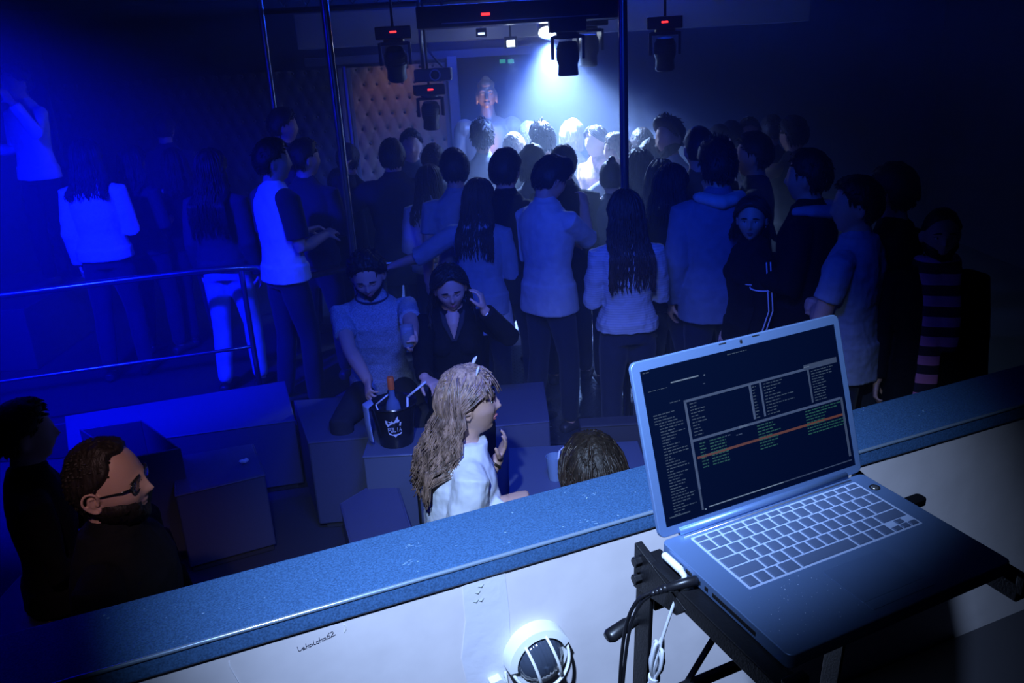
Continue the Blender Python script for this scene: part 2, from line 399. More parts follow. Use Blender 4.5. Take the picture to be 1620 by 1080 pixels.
# lid
LA = rad(18.97); LH = .240
lid = MB().prism(rrect(-.001, .002, W+.001, LH, .010), -.0075, 0)
ML = Matrix.Rotation(rad(90)-LA, 4, 'X')        # x stays, y -> up and back, z -> towards the user
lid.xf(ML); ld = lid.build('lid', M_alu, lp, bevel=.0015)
ld['label'] = 'silver screen lid with webcam'
def lidq(b): return b.xf(ML)
sx0, sy0, sx1, sy1 = .0115, .0155, .3445, .2265
M_scr = mat('screen_glass', (.001, .002, .006), .15, spec=.12, emit=(.0, .006, .05), estr=.30)
sc_ = lidq(MB().prism([(sx0, sy0), (sx1, sy0), (sx1, sy1), (sx0, sy1)], 0, .0006)).build('screen', M_scr, ld, smooth=False)
lidq(MB().prism(rrect(.176, .2315, .180, .2365, .0012), 0, .0005)).build('webcam', M_slot, ld, smooth=False)
for x in (.147, .204):
    lidq(MB().box((x, .2372, .0002), (.012, .0014, .0006))).build('latch_slot', M_slot, ld, smooth=False)
# what the screen shows: lines of text, dividers and coloured rows
def em(name, c, s): return mat(name, (.01, .01, .01), .6, emit=c, estr=s)
E_grey = em('ui_grey', (.08, .13, .30), .42); E_text = em('ui_text', (.10, .17, .30), .24); E_green = em('ui_green', (.02, .24, .17), .22)
E_or = em('ui_orange', (.50, .13, .06), .17); E_lt = em('ui_light', (.35, .5, .75), .35); E_dim = em('ui_dim', (.05, .08, .18), .5)
def S(u, v): return sx0+(sx1-sx0)*u, sy1-(sy1-sy0)*v
def uir(b, u0, v0, u1, v1, z=.0008):
    x0, y0 = S(u0, v0); x1, y1 = S(u1, v1); b.add([(x0, y0, z), (x0, y1, z), (x1, y1, z), (x1, y0, z)], [(0, 1, 2, 3)])
def words(b, u0, v, ln, h=.007):
    u = u0
    while u < u0+ln:
        l_ = random.uniform(.008, .022); uir(b, u, v, min(u+l_, u0+ln), v+h*random.uniform(.75, 1)); u += l_+.004
bg, bt, bgr, bo, bl_, bd = MB(), MB(), MB(), MB(), MB(), MB()
uir(bg, .175, .245, .90, .262); uir(bd, .80, .225, .985, .262); uir(bg, .175, .245, .187, .83)
uir(bg, .187, .505, .975, .522); uir(bg, .50, .262, .512, .49); uir(bg, .555, .262, .565, .49)
uir(bd, .815, .262, .825, .49); uir(bd, .972, .51, .985, .93); uir(bd, .175, .83, .185, .965)
uir(bl_, .13, .11, .265, .118); uir(bl_, .42, .507, .47, .519); uir(bl_, .21, .955, .60, .962); uir(bd, .60, .955, .985, .962); uir(bl_, .80, .238, .83, .244)
words(bt, .01, .012, .03); words(bt, .42, .025, .10, .006); words(bt, .02, .135, .09, .004); words(bt, .11, .235, .05, .007)
uir(bl_, .29, .115, .297, .122); uir(bd, .28, .17, .29, .175); uir(bt, .02, .945, .12, .953); uir(bl_, .19, .962, .198, .972)
v = .29
while v < .94:
    words(bt, .025 if v < .36 else .045, v, random.uniform(.05, .12)*(1 if random.random() > .2 else .5)); v += .0185
v = .275
while v < .485:
    words(bt, .20, v, random.uniform(.03, .075)); words(bt, .515, v, random.uniform(.012, .022)); words(bt, .575, v, random.uniform(.04, .10) if random.random() > .15 else .15); v += .0205
v = .275; i = 0
while v < .485:
    words(bt, .835, v, random.uniform(.10, .13) if i < 3 else random.uniform(.06, .075)); v += .0185; i += 1
v = .54; i = 0
while v < .70:
    words(bgr, .215, v, random.uniform(.02, .035), .0085)
    if i < 9: words(bgr, .265, v, random.uniform(.075, .09), .0085)
    if i < 10 and v < .70: words(bgr, .51, v-.004, random.uniform(.07, .13) if i != 9 else .16, .0085)
    if i < 9: words(bgr, .77, v-.006, random.uniform(.15, .22) if i in (0, 1, 6, 7, 8) else random.uniform(.10, .12), .0085)
    v += .0195; i += 1
words(bd, .345, .54, .03); words(bd, .40, .555, .03)
uir(bo, .195, .621, .975, .637, .00075)
for b, m_, nm in ((bg, E_grey, 'divider_lines'), (bt, E_text, 'list_text'), (bgr, E_green, 'green_text_rows'), (bo, E_or, 'orange_playing_row'), (bl_, E_lt, 'highlighted_text'), (bd, E_dim, 'faint_text')):
    o_ = lidq(b).build(nm, m_, sc_, smooth=False); tag(o_, kind='stuff')

# ---- folding laptop stand
st = bpy.data.objects.new('laptop_stand', None); COL.objects.link(st); st.matrix_world = LM
tag(st, 'black folding metal laptop stand holding the silver laptop over the mixer', 'laptop stand')
def stx(p): return Vector(p)
for sx, nm in ((-.008, 'l'), (W+.006, 'r')):
    sg = -1 if nm == 'l' else 1
    b = MB(); b.bar((sx, .012, -.034), (sx+(.0 if nm == 'l' else 0), -.262, -.034), .030, .026); b.bar((sx, -.262, -.034), (sx, -.262, -.008), .03, .012, up=(0, 1, 0))
    b.build('support_arm', M_black, st, bevel=.002)
    b = MB(); b.bar((sx+sg*.008, .010, -.02), (sx+sg*.008, .030, -.56), .006, .036, up=(0, 1, 0)); b.build('upright', M_black, st, bevel=.0015)
    b = MB(); b.hexa([(sx+sg*.004, .030, -.085), (sx+sg*.016, .030, -.085), (sx+sg*.016, -.07, -.062), (sx+sg*.004, -.07, -.062)],
                     [(sx+sg*.004, .028, -.012), (sx+sg*.016, .028, -.012), (sx+sg*.016, -.09, -.04), (sx+sg*.004, -.09, -.04)])
    pl_ = b.build('gusset_plate', M_black, st, bevel=.0015)
    for (yy, zz) in ((.014, -.032), (.014, -.060)):
        MB().cyl((sx+sg*.014, yy, zz), (sx+sg*.026, yy, zz), .0075, 6).build('bolt', mat('black_bolt', (.03, .03, .035), .3, .6), pl_, bevel=.001)
    b = MB(); b.tube([(sx+sg*.010, .030, -.145), (sx+sg*.026, .030, -.147), (sx+sg*.055, .026, -.152)], [(.007, .007), (.010, .010), (.0115, .009)], 12)
    b.build('wing_knob', M_blackp, st)
MB().bar((0, .020, -.115), (W, .020, -.115), .018, .018).build('crossbar', M_black, st, bevel=.002)
MB().bar((0, .024, -.30), (W, .024, -.30), .014, .014).build('crossbar', M_black, st, bevel=.002)
MB().bar((0.0, .028, -.40), (W*.55, .026, -.12), .010, .004).build('brace', M_black, st, bevel=.001)
# usb knob on the right edge of the laptop
ub = MB(); 
ub.prism(rrect(W-.002, -.088, W+.036, -.070, .006), -.018, -.006); ub = ub.build('usb_receiver', M_blackp, bevel=.002); ub.matrix_world = LM
tag(ub, 'small black wireless receiver plugged into the right side of the laptop', 'usb receiver')
# cables
def Lp(x, y, z): return LM @ Vector((x, y, z))
wc = empty('charging_cable', Lp(-.01, -.07, -.01)); tag(wc, 'white cable plugged into the laptop, tied in a hanging bundle below', 'cable')
inv = Matrix.Translation(-wc.location)
M_wc = mat('white_cable', (.78, .80, .86), .4); M_bc = mat('black_cable', (.012, .012, .016), .35)
b = MB(); b.tube([Lp(-.006, -.018, -.010), Lp(-.006, -.052, -.010)], .0052, 12); b.tube([Lp(-.006, -.050, -.010), Lp(-.006, -.060, -.013), Lp(-.008, -.066, -.022)], [.0045, .004, .003], 10)
b.xf(inv).build('plug', M_wc, wc)
def cm(pts, n=8):    # Catmull-Rom
    P = [Vector(p) for p in pts]; P = [P[0]*2-P[1]]+P+[P[-1]*2-P[-2]]; out = []
    for i in range(1, len(P)-2):
        for k in range(n):
            t = k/n; a, b, c, d = P[i-1:i+3]
            out.append(.5*((2*b)+(c-a)*t+(2*a-5*b+4*c-d)*t*t+(3*b-a-3*c+d)*t**3))
    return out+[P[-2]]
b = MB(); b.tube(cm([Lp(-.008, -.062, -.020), Lp(-.022, -.064, -.045), Lp(-.034, -.062, -.085), Lp(-.040, -.060, -.115), Lp(-.040, -.058, -.15), Lp(-.050, -.055, -.23)]), .0022, 8)
b.xf(inv).build('lead', M_wc, wc)
b = MB()
for k in range(6):
    a = k*PI/3+.3; ca, sa = math.cos(a), math.sin(a)
    wdt = .011+.004*math.sin(k*2.1)
    top = Lp(-.040+wdt*.5*ca, -.058+wdt*.6*sa, -.105-.008*(k % 3))
    pts = [Lp(-.045+.003*ca, -.056+.003*sa, -.165), Lp(-.043+wdt*ca, -.057+wdt*sa, -.137), top, Lp(-.040-wdt*.8*ca, -.058-wdt*.8*sa, -.137), Lp(-.046-.003*ca, -.056-.003*sa, -.165),
           Lp(-.050-.007*ca, -.055-.007*sa, -.20), Lp(-.053-.005*ca, -.055-.006*sa, -.27)]
    b.tube(cm(pts), .0026, 7)
b.xf(inv).build('bundle', M_wc, wc)
b = MB()
for k in range(3):
    c = Lp(-.0455, -.056, -.163-.002*k); b.tube([c+Vector((.0065*math.cos(a), .0065*math.sin(a), .002*math.sin(a))) for a in [2*PI*j/12 for j in range(13)]], .0017, 6)
b.xf(inv).build('tie', M_wc, wc)
bc = empty('audio_cable', Lp(-.01, -.078, -.01)); tag(bc, 'black audio cable with a thick right-angle jack in the side of the laptop', 'cable'); inv = Matrix.Translation(-bc.location)
b = MB(); b.tube([Lp(-.002, -.078, -.010), Lp(-.018, -.074, -.012), Lp(-.032, -.064, -.020)], [.0065, .0065, .0055], 12)
for k in range(4): b.tube([Lp(-.034-.004*k, -.062+.003*k, -.021-.003*k), Lp(-.036-.004*k, -.0605+.003*k, -.0225-.003*k)], .0058-.0006*k, 10)
b.xf(inv).build('jack', M_bc, bc)
b = MB(); b.tube(cm([Lp(-.045, -.052, -.028), Lp(-.062, -.040, -.045), Lp(-.072, -.03, -.085), Lp(-.077, -.025, -.15), Lp(-.078, -.02, -.25)]), .0026, 8)
b.tube(cm([Lp(-.045, -.052, -.030), Lp(-.059, -.042, -.050), Lp(-.068, -.033, -.090), Lp(-.073, -.028, -.15), Lp(-.075, -.02, -.25)]), .0024, 8)
b.xf(inv).build('lead', M_bc, bc)
# ---- dark DJ mixer at the lower right
mx = bpy.data.objects.new('dj_mixer', None); COL.objects.link(mx); mx.matrix_world = Matrix.Translation((.80, .72, 1.50)) @ Matrix.Rotation(az, 4, 'Z')
tag(mx, 'black DJ mixer standing in the dark to the right below the laptop', 'dj mixer')
MB().box((0, 0, 0), (.42, .40, .09)).build('mixer_body', M_black, mx, bevel=.004)
for i in range(4):
    MB().box((-.14+.09*i, -.10, .046), (.006, .08, .002)).build('fader_slot', M_slot, mx, smooth=False)
    MB().box((-.14+.09*i, -.10+.02*(i % 3-1), .053), (.016, .010, .014)).build('fader_cap', M_blackp, mx, bevel=.002)
    for j in range(3):
        kn = MB().lathe([(.010, 0), (.009, .014), (0, .0145)], 16, (-.14+.09*i, .02+.05*j, .045)).build('knob', M_blackp, mx, sharp=40)
        MB().box((-.14+.09*i, .026+.05*j, .060), (.0014, .006, .001)).build('pointer', mat('white_mark', (.7, .7, .7), .5), kn, smooth=False)
tb = MB().box((.70, .60, 1.435), (1.5, .62, .03), Matrix.Rotation(az, 3, 'Z')).build('dj_table', M_black, bevel=.004)
tag(tb, 'black table top of the DJ booth under the mixer', 'table')

# ------------------------------------------------------------------ rail, poles
rb = empty('hand_rail', (-1.7, 5.36, .25)); tag(rb, 'dark metal hand rail with two bars, behind the long blue-lit bench', 'hand rail')
inv = Matrix.Translation(-rb.location)
M_rail = mat('rail_metal', (.20, .21, .24), .22, .9)
TP = [(-4.6, 4.55), (-3.18, 4.99), (-1.73, 5.40), (-1.50, 5.58), (-1.0, 5.95), (-.2, 6.05), (.15, 6.05)]
zt = 1.2
MB().tube(cm([(x, y, zt if i < 3 else 1.12-.02*i) for i, (x, y) in enumerate(TP)]), .022, 14).xf(inv).build('top_bar', M_rail, rb)
MB().tube(cm([(-4.6, 4.55, .66), (-3.18, 4.99, .66), (-1.73, 5.40, .66)]), .012, 12).xf(inv).build('lower_bar', M_rail, rb)
for (x, y, z) in ((-4.2, 4.68, 1.2), (-1.73, 5.40, 1.2), (-.9, 5.98, 1.03), (.15, 6.05, .99)):
    MB().tube([(x, y, .01), (x, y, z)], .018, 12).xf(inv).build('rail_post', M_rail, rb)
M_pole = mat('steel_pole', (.30, .31, .34), .2, .95)
def pole(X, Y, r, label, z0=0, z1=3.15):
    e = empty('steel_pole', (X, Y, z0)); tag(e, label, 'pole', 'floor to ceiling poles')
    MB().cyl((0, 0, 0), (0, 0, z1-z0), r, 24).build('tube', M_pole, e, sharp=40)
    MB().lathe([(r+.035, 0), (r+.035, .006), (r+.004, .010), (r+.003, .02)], 28).build('floor_flange', M_pole, e, sharp=40)
    return e
p = aty(530, 150, 5.66); pole(p.x, p.y, .026, 'steel pole left of centre, rising behind the seated man in grey')
p = aty(988, 280, 5.15); pole(p.x, p.y, .026, 'steel pole standing just behind the left corner of the laptop lid')
p = aty(427, 122, 7.6); pole(p.x, p.y, .026, 'far steel pole above the man in profile, left of the tufted wall', .25)

# ------------------------------------------------------------------ seating
M_vinyl = mat('dark_vinyl', (.075, .085, .15), .5, nscale=40, nstr=.12)
def quadbox(name, label, cat, c4, z0, z1, m=M_vinyl, group=None, bev=.012, taper=0):
    """upholstered block from the four top corners (x, y)"""
    o0 = Vector((sum(p[0] for p in c4)/4, sum(p[1] for p in c4)/4, z0)); e = empty(name, o0)
    t = [Vector((p[0], p[1], z1))-o0 for p in c4]; b = [Vector((p[0], p[1], z0+.03))-o0 for p in c4]
    MB().hexa([Vector((v.x, v.y, .03)) for v in b], [Vector((v.x, v.y, z1-z0)) for v in t]).build('upholstered_block', m, e, bevel=bev, bseg=4)
    # piping round the top edge and a plinth
    pp = [Vector((v.x*.992, v.y*.992, z1-z0-.006)) for v in t]; b_ = MB()
    for i in range(4): b_.tube([pp[i], pp[(i+1) % 4]], .005, 8)
    b_.build('piping', m, e)
    MB().hexa([Vector((v.x*.94, v.y*.94, .0)) for v in b], [Vector((v.x*.94, v.y*.94, .035)) for v in b]).build('plinth', M_dark, e, smooth=False)
    tag(e, label, cat, group); return e
def P2(x, y, z): v = atz(x, y, z); return (v.x, v.y)
quadbox('bench_seat', 'long upholstered bench with its top lit bright blue, in front of the rail', 'bench', [P2(108, 712, .45), P2(467, 664, .45), P2(451, 602, .45), P2(102, 658, .45)], 0, .45)
quadbox('pouf', 'square blue-lit pouf with a crumpled white paper on top', 'pouf', [P2(277, 784, .45), P2(419, 750, .45), P2(400, 701, .45), P2(274, 722, .45)], 0, .45)
quadbox('bench_seat', 'upholstered seat block under the man in the grey t-shirt, right of the long bench', 'bench', [P2(487, 700, .53), (.18, 4.22), (.18, 4.80), P2(464, 633, .53)], 0, .53)
quadbox('pouf', 'dark upholstered pouf below the seated man, left of the blonde woman', 'pouf', [P2(560, 880, .42), P2(655, 850, .42), P2(622, 745, .42), P2(538, 796, .42)], 0, .42)
quadbox('pouf', 'dark pouf carrying the blonde woman', 'pouf', [(-.45, 2.60), (.15, 2.60), (.15, 3.08), (-.45, 3.08)], 0, .52)
quadbox('pouf', 'dark pouf under the dark-haired guest behind the ledge', 'pouf', [(-.02+.05, 2.10), (.5, 2.10), (.5, 2.45), (.03, 2.45)], 0, .53)
quadbox('low_table', 'low dark table with a straw on it, right of the blonde woman', 'table', [(-.05, 3.42), (.62, 3.42), (.62, 3.98), (-.05, 3.98)], 0, .50, mat('table_laminate', (.10, .12, .17), .35), bev=.006)
# low table that carries the bottle bucket
BZ = .60; _b = atz(628, 698, BZ); BX, BY = _b.x, _b.y
quadbox('low_table', 'low dark table in front of the seated couple carrying the bottle bucket', 'table', [(BX-.15, BY-.15), (BX+.15, BY-.15), (BX+.15, BY+.15), (BX-.15, BY+.15)], 0, BZ, MATS['table_laminate'], bev=.006)
# open box
ob = empty('open_bin', (-2.02, 3.98, 0)); tag(ob, 'open square dark bin with its empty inside showing, left of the square pouf', 'bin')
q = [Vector(P2(196, 726, .62)), Vector(P2(286, 709, .62)), Vector(P2(224, 663, .62)), Vector(P2(125, 678, .62))]
oc = Vector((-2.02, 3.98, 0)); qq = [Vector((v.x, v.y, 0))-Vector((oc.x, oc.y, 0)) for v in q]; ce = sum(qq, Vector())/4
b = MB()
for i in range(4):
    a, c = qq[i], qq[(i+1) % 4]; ai, ci = ce+(a-ce)*.93, ce+(c-ce)*.93
    b.hexa([a, c, ci, ai], [a+Vector((0, 0, .62)), c+Vector((0, 0, .62)), ci+Vector((0, 0, .62)), ai+Vector((0, 0, .62))])
b.build('side_panels', M_vinyl, ob, bevel=.004)
MB().hexa([ce+(v-ce)*.95 for v in qq], [ce+(v-ce)*.95+Vector((0, 0, .25)) for v in qq]).build('bottom_panel', M_vinyl, ob, smooth=False)
# crumpled paper on the pouf
v = atz(385, 733, .45); pb = MB(); pb.ell((0, 0, .012), (.022, .014, .011), nu=9, nv=6); pb.ell((.016, .008, .014), (.013, .010, .010), nu=7, nv=5)
o = pb.build('crumpled_paper', mat('white_paper', (.8, .8, .82), .6), smooth=False, noise_=(.015, .012)); o.location = (v.x, v.y, .452); tag(o, 'crumpled white scrap lying on the square pouf', 'paper')
# low dark partition and tread plate
quadbox('low_partition', 'dark knee-high partition behind the dark hair at the ledge', 'partition', [(.33, 4.02), (1.2, 4.02), (1.2, 4.12), (.33, 4.12)], 0, .58, M_dark, bev=.01)
pe = MB(); M_plate = mat('tread_plate_metal', (.16, .18, .23), .30, .8)
X0, X1, Y0, Y1 = -.1, 1.5, 5.0, 6.95
pe.box(((X0+X1)/2, (Y0+Y1)/2, .012), (X1-X0, Y1-Y0, .012))
i = 0; yy = Y0+.02
while yy < Y1-.02:
    xx = X0+.02+(i % 2)*.022; j = 0
    while xx < X1-.02:
        a = rad(45 if (j+i) % 2 else -45); dx, dy = .014*math.cos(a), .014*math.sin(a)
        pe.add([(xx-dx, yy-dy, .018), (xx+dy*.35, yy-dx*.35, .018), (xx+dx, yy+dy, .018), (xx-dy*.35, yy+dx*.35, .018), (xx, yy, .0235)], [(0, 1, 4), (1, 2, 4), (2, 3, 4), (3, 0, 4)])
        xx += .044; j += 1
    yy += .036; i += 1
o = pe.build('tread_plate', M_plate, smooth=False); tag(o, 'metal tread plate sheet on the floor beside the woman in the pale sweater', 'floor plate')

# ------------------------------------------------------------------ bucket, bottle, straws
bk = empty('ice_bucket', (BX, BY, BZ)); tag(bk, 'black bottle bucket with a white crest, in front of the seated man', 'bucket')
M_bk = mat('black_gloss_plastic', (.012, .012, .018), .22)
MB().lathe([(.0, .0), (.085, .0), (.115, .21), (.122, .215), (.118, .222), (.106, .21), (.078, .02), (0, .02)], 36).build('bucket_body', M_bk, bk, sharp=40)
# white crest, shield and letters, on the side towards the camera
M_wp = mat('white_print', (.75, .78, .85), .5)
def onb(u, z, d=.001):    # u = arc position in metres
    r = .085+.03*z/.21+d; a = -PI/2+.12+u/r; return Vector((r*math.cos(a), r*math.sin(a), z))
def bpoly(b, pts):
    n = len(pts); c = sum((Vector((x, z, 0)) for x, z in pts), Vector())/n
    b.add([onb(c.x, c.y)]+[onb(x, z) for x, z in pts], [(0, i+1, (i+1) % n+1) for i in range(n)])
b = MB()
bpoly(b, [(-.045, .165), (-.02, .150), (-.012, .162), (.0, .148), (.008, .166), (.014, .15), (.035, .150), (.030, .128), (-.035, .128), (-.042, .145)])
bpoly(b, [(.004, .150), (.010, .175), (.022, .185), (.020, .168), (.028, .160), (.020, .150)])
bpoly(b, [(-.034, .092), (.034, .092), (.028, .082), (.008, .076), (0, .066), (-.008, .076), (-.028, .082)])
LT = {'P': [[(0, 0), (0, 6), (3, 6), (3, 3), (0, 3)]], 'O': [[(0, 0), (0, 6), (3, 6), (3, 0), (0, 0)]], 'L': [[(0, 6), (0, 0), (3, 0)]], 'I': [[(1.5, 0), (1.5, 6)]], 'A': [[(0, 0), (1.5, 6), (3, 0)], [(.7, 2.4), (2.3, 2.4)]]}
for i, ch in enumerate('POLIA'):
    for stq in LT[ch]:
        b.tube([onb(-.033+i*.0138+x*.0033, .099+y*.0037, .0014) for x, y in stq], .0014, 5)
b.build('crest_print', M_wp, bk, smooth=False)
bt_ = empty('liquor_bottle', (BX, BY, BZ+.022)); tag(bt_, 'clear liquor bottle with an orange cap standing in the black bucket', 'bottle')
MB().lathe([(0, 0), (.036, 0), (.038, .01), (.038, .17), (.030, .20), (.015, .225), (.014, .28), (0, .28)], 24).build('glass_body', mat('bottle_glass', (.10, .15, .28), .08, spec=.9, coat=.6), bt_, sharp=50)
MB().lathe([(.0165, .265), (.0175, .27), (.0175, .325), (.015, .33), (0, .33)], 20).build('cap', mat('orange_cap', (.75, .14, .03), .4), bt_, sharp=50)
MB().lathe([(.0385, .09), (.0385, .15)], 24).build('label_band', M_wp, bt_, sharp=50)
def straw(label, P, Q, r=.004):
    P = Vector(P); Q = Vector(Q); e = empty('drinking_straw', P); tag(e, label, 'straw', None)
    m_ = P.lerp(Q, .62); k = (m_-P)
    MB().tube([(0, 0, 0), k], r, 8, ends=False).build('straw_tube', M_wp, e)
    MB().tube([k, k+(Q-m_).length*Vector((.75, .1, .55)).normalized()], r, 8, ends=False).build('bent_end', M_wp, e)
straw('white bent straw leaning on the left rim of the bucket', (BX-.05, BY-.04, BZ+.10), (BX-.095, BY-.04, BZ+.30))
straw('white straw standing up on the right of the bucket', (BX+.06, BY+.0, BZ+.04), (BX+.085, BY, BZ+.36), .006)
cu = empty('plastic_cup', (.17, 3.62, .50)); tag(cu, 'pale blue plastic cup standing on the low table, right of the blonde woman', 'cup')
MB().lathe([(0, .0), (.030, .0), (.042, .12), (.040, .12), (.028, .004), (0, .004)], 24).build('cup_wall', mat('pale_cup', (.35, .5, .65), .3, trans=.4), cu, sharp=50)
straw('white bent straw in the pale blue cup', (.17, 3.62, .51), (.21, 3.62, .73))
straw('thin white straw lying on the low table beside the dark hair', (.30, 3.60, .506), (.36, 3.46, .506), .003)
cl = MB(); cl.tube([(BX-.10, BY-.03, BZ+.235), (BX-.130, BY-.04, BZ+.22), (BX-.128, BY-.04, BZ+.12), (BX-.12, BY-.04, BZ+.03)], [(.03, .008), (.035, .01), (.032, .01), (.03, .006)], 12, side=(.5, -.8, 0))
tag(cl.build('cloth_napkin', mat('blue_grey_cloth', (.25, .32, .5), .9), vox=.004, sm=1), 'blue-grey napkin hanging over the left side of the bucket', 'napkin')

# ------------------------------------------------------------------ tufted walls
def tufted(name, label, x0, x1, z0, z1, Y, m, step, sx=.145, sz=.165):
    e = empty(name, ((x0+x1)/2, Y, z0)); tag(e, label, 'padded wall panel')
    nx = int((x1-x0)/step); nz = int((z1-z0)/step); vs = []; fs = []; cx = (x0+x1)/2
    for j in range(nz+1):
        for i in range(nx+1):
            x = x0+(x1-x0)*i/nx; z = z0+(z1-z0)*j/nz
            a = x/sx; b_ = z/(2*sz)
            # diamond lattice distance
            p, q_ = a+b_, a-b_
            dd = abs(math.sin(PI*p)); d2 = abs(math.sin(PI*q_))
            pn, qn = round(p), round(q_)
            bx = (pn+qn)/2*sx; bz = (pn-qn)*sz
            r = math.hypot(x-bx, z-bz)
            h = .012*(min(1, dd)**.5*min(1, d2)**.5)+.024*min(1, r/.045)
            vs.append((x-cx, -h, z-z0))
    for j in range(nz):
        for i in range(nx):
            k = j*(nx+1)+i; fs.append((k, k+1, k+nx+2, k+nx+1))
    MB().add(vs, fs).build('padding', m, e)
    bb = MB()
    for pn in range(int(x0/sx+z0/(2*sz))-2, int(x1/sx+z1/(2*sz))+3):
        for qn in range(int(x0/sx-z1/(2*sz))-3, int(x1/sx-z0/(2*sz))+3):
            bx = (pn+qn)/2*sx; bz = (pn-qn)*sz
            if x0+.02 < bx < x1-.02 and z0+.02 < bz < z1-.02: bb.ell((bx-cx, -.012, bz-z0), (.017, .012, .017), nu=10, nv=6)
    bb.build('buttons', mat('button_dark', (.05, .045, .05), .3, .4), e)
    b = MB()
    for (a, c) in (((x0-cx-.02, 0, 0), (x0-cx-.02, 0, z1-z0)), ((x1-cx+.02, 0, 0), (x1-cx+.02, 0, z1-z0))): b.bar(a, c, .04, .09, up=(0, 1, 0))
    b.build('frame', M_soff, e, bevel=.004)
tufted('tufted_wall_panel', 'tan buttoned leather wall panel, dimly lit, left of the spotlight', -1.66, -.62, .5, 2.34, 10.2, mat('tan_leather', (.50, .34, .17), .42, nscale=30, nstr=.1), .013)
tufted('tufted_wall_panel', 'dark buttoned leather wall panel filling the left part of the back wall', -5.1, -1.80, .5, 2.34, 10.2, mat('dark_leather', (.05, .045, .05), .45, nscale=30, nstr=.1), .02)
cp = empty('column', (-.50, 10.1, 0)); tag(cp, 'narrow pale column right of the tan buttoned panel', 'column')
MB().box((0, 0, 1.2), (.11, .12, 2.4)).build('shaft', mat('column_paint', (.35, .38, .45), .6), cp, bevel=.01); MB().box((0, 0, .06), (.16, .17, .12)).build('plinth', M_dark, cp, bevel=.005)
ls = empty('light_strip', (-1.70, 10.02, 0)); tag(ls, 'thin upright lit metal edge left of the tan buttoned panel', 'edge strip')
MB().box((0, 0, 1.18), (.03, .03, 2.36)).build('strip_body', M_steel, ls, bevel=.004)
# warm picture lamp over the tan panel
pw = empty('wall_lamp', (-1.15, 9.72, 2.60)); tag(pw, 'small dark lamp over the tan buttoned panel', 'wall lamp')
MB().cyl((0, 0, 0), (0, .04, -.10), .03, 16, .045).build('shade', M_black, pw, sharp=40)
spot('panel_lamp', (-1.15, 9.70, 2.50), (-1.12, 10.2, 1.8), (1.0, .62, .35), 5.5, 110, 1.0, .04, vol=.2)

# ------------------------------------------------------------------ seated golden statue
gs = empty('golden_statue', (-.12, 9.3, 0)); tag(gs, 'golden seated statue with a lit face, towering behind the crowd', 'statue')
M_gold = mat('gilded_plaster', (.42, .33, .25), .45, .2, nscale=20, nstr=.2)
b = MB(); b.ell((0, 0, 2.0), (.10, .105, .135), nu=24, nv=18); b.ell((0, .01, 2.14), (.05, .055, .055)); b.ell((0, -.0, 2.10), (.095, .10, .06))
b.tube([(0, .0, 1.6), (0, 0, 1.9)], [.11, .07], 16); b.ell((0, 0, 1.50), (.30, .17, .30), nu=20, nv=14); b.ell((-.25, 0, 1.66), (.11, .11, .11)); b.ell((.25, 0, 1.66), (.11, .11, .11))
b.tube([(-.28, 0, 1.66), (-.36, -.05, 1.2), (-.12, -.25, 1.02)], [.09, .075, .05], 12); b.tube([(.28, 0, 1.66), (.36, -.05, 1.2), (.12, -.25, 1.02)], [.09, .075, .05], 12)
b.tube([(-.2, 0, .98), (-.48, -.15, .92), (.0, -.32, .92)], [.15, .14, .09], 12); b.tube([(.2, 0, .98), (.48, -.15, .92), (.0, -.32, .96)], [.15, .14, .09], 12)
b.ell((0, 0, 1.1), (.28, .2, .2)); b.tube([(0, -.100, 2.03), (0, -.125, 1.96)], [.010, .020], 10); b.ell((0, -.098, 1.925), (.035, .012, .010)); b.ell((0, -.09, 1.90), (.03, .02, .02))
for s_ in (-1, 1):
    b.ell((s_*.105, .0, 1.97), (.012, .025, .07)); b.tube([(s_*.02, -.100, 2.045), (s_*.045, -.100, 2.055), (s_*.075, -.085, 2.04)], .008, 8); b.ell((s_*.042, -.092, 2.02), (.024, .014, .010))
b.build('figure', M_gold, gs, vox=.009, sm=1)
MB().box((0, -.05, .40), (1.1, .75, .80)).build('pedestal', M_dark, gs, bevel=.02)
fl = empty('statue_lamp', (-.12, 8.75, .84)); tag(fl, 'small warm lamp at the foot of the golden statue', 'lamp')
MB().cyl((0, 0, 0), (0, .03, .10), .045, 16, .06).build('housing', M_black, fl, sharp=40)
MB().cyl((0, .031, .102), (0, .032, .104), .05, 16).build('lens', mat('warm_lens', (.5, .3, .1), .4, emit=(1, .6, .2), estr=4), fl)
spot('statue_spot', (-.12, 8.78, .97), (-.12, 9.28, 1.95), (1.0, .55, .22), 70, 28, .9, .03, vol=.3)
st_b = MB().box((-.12, 8.75, .42), (.35, .3, .84)).build('lamp_plinth', M_dark, bevel=.01); tag(st_b, 'dark plinth carrying the statue lamp', 'plinth')

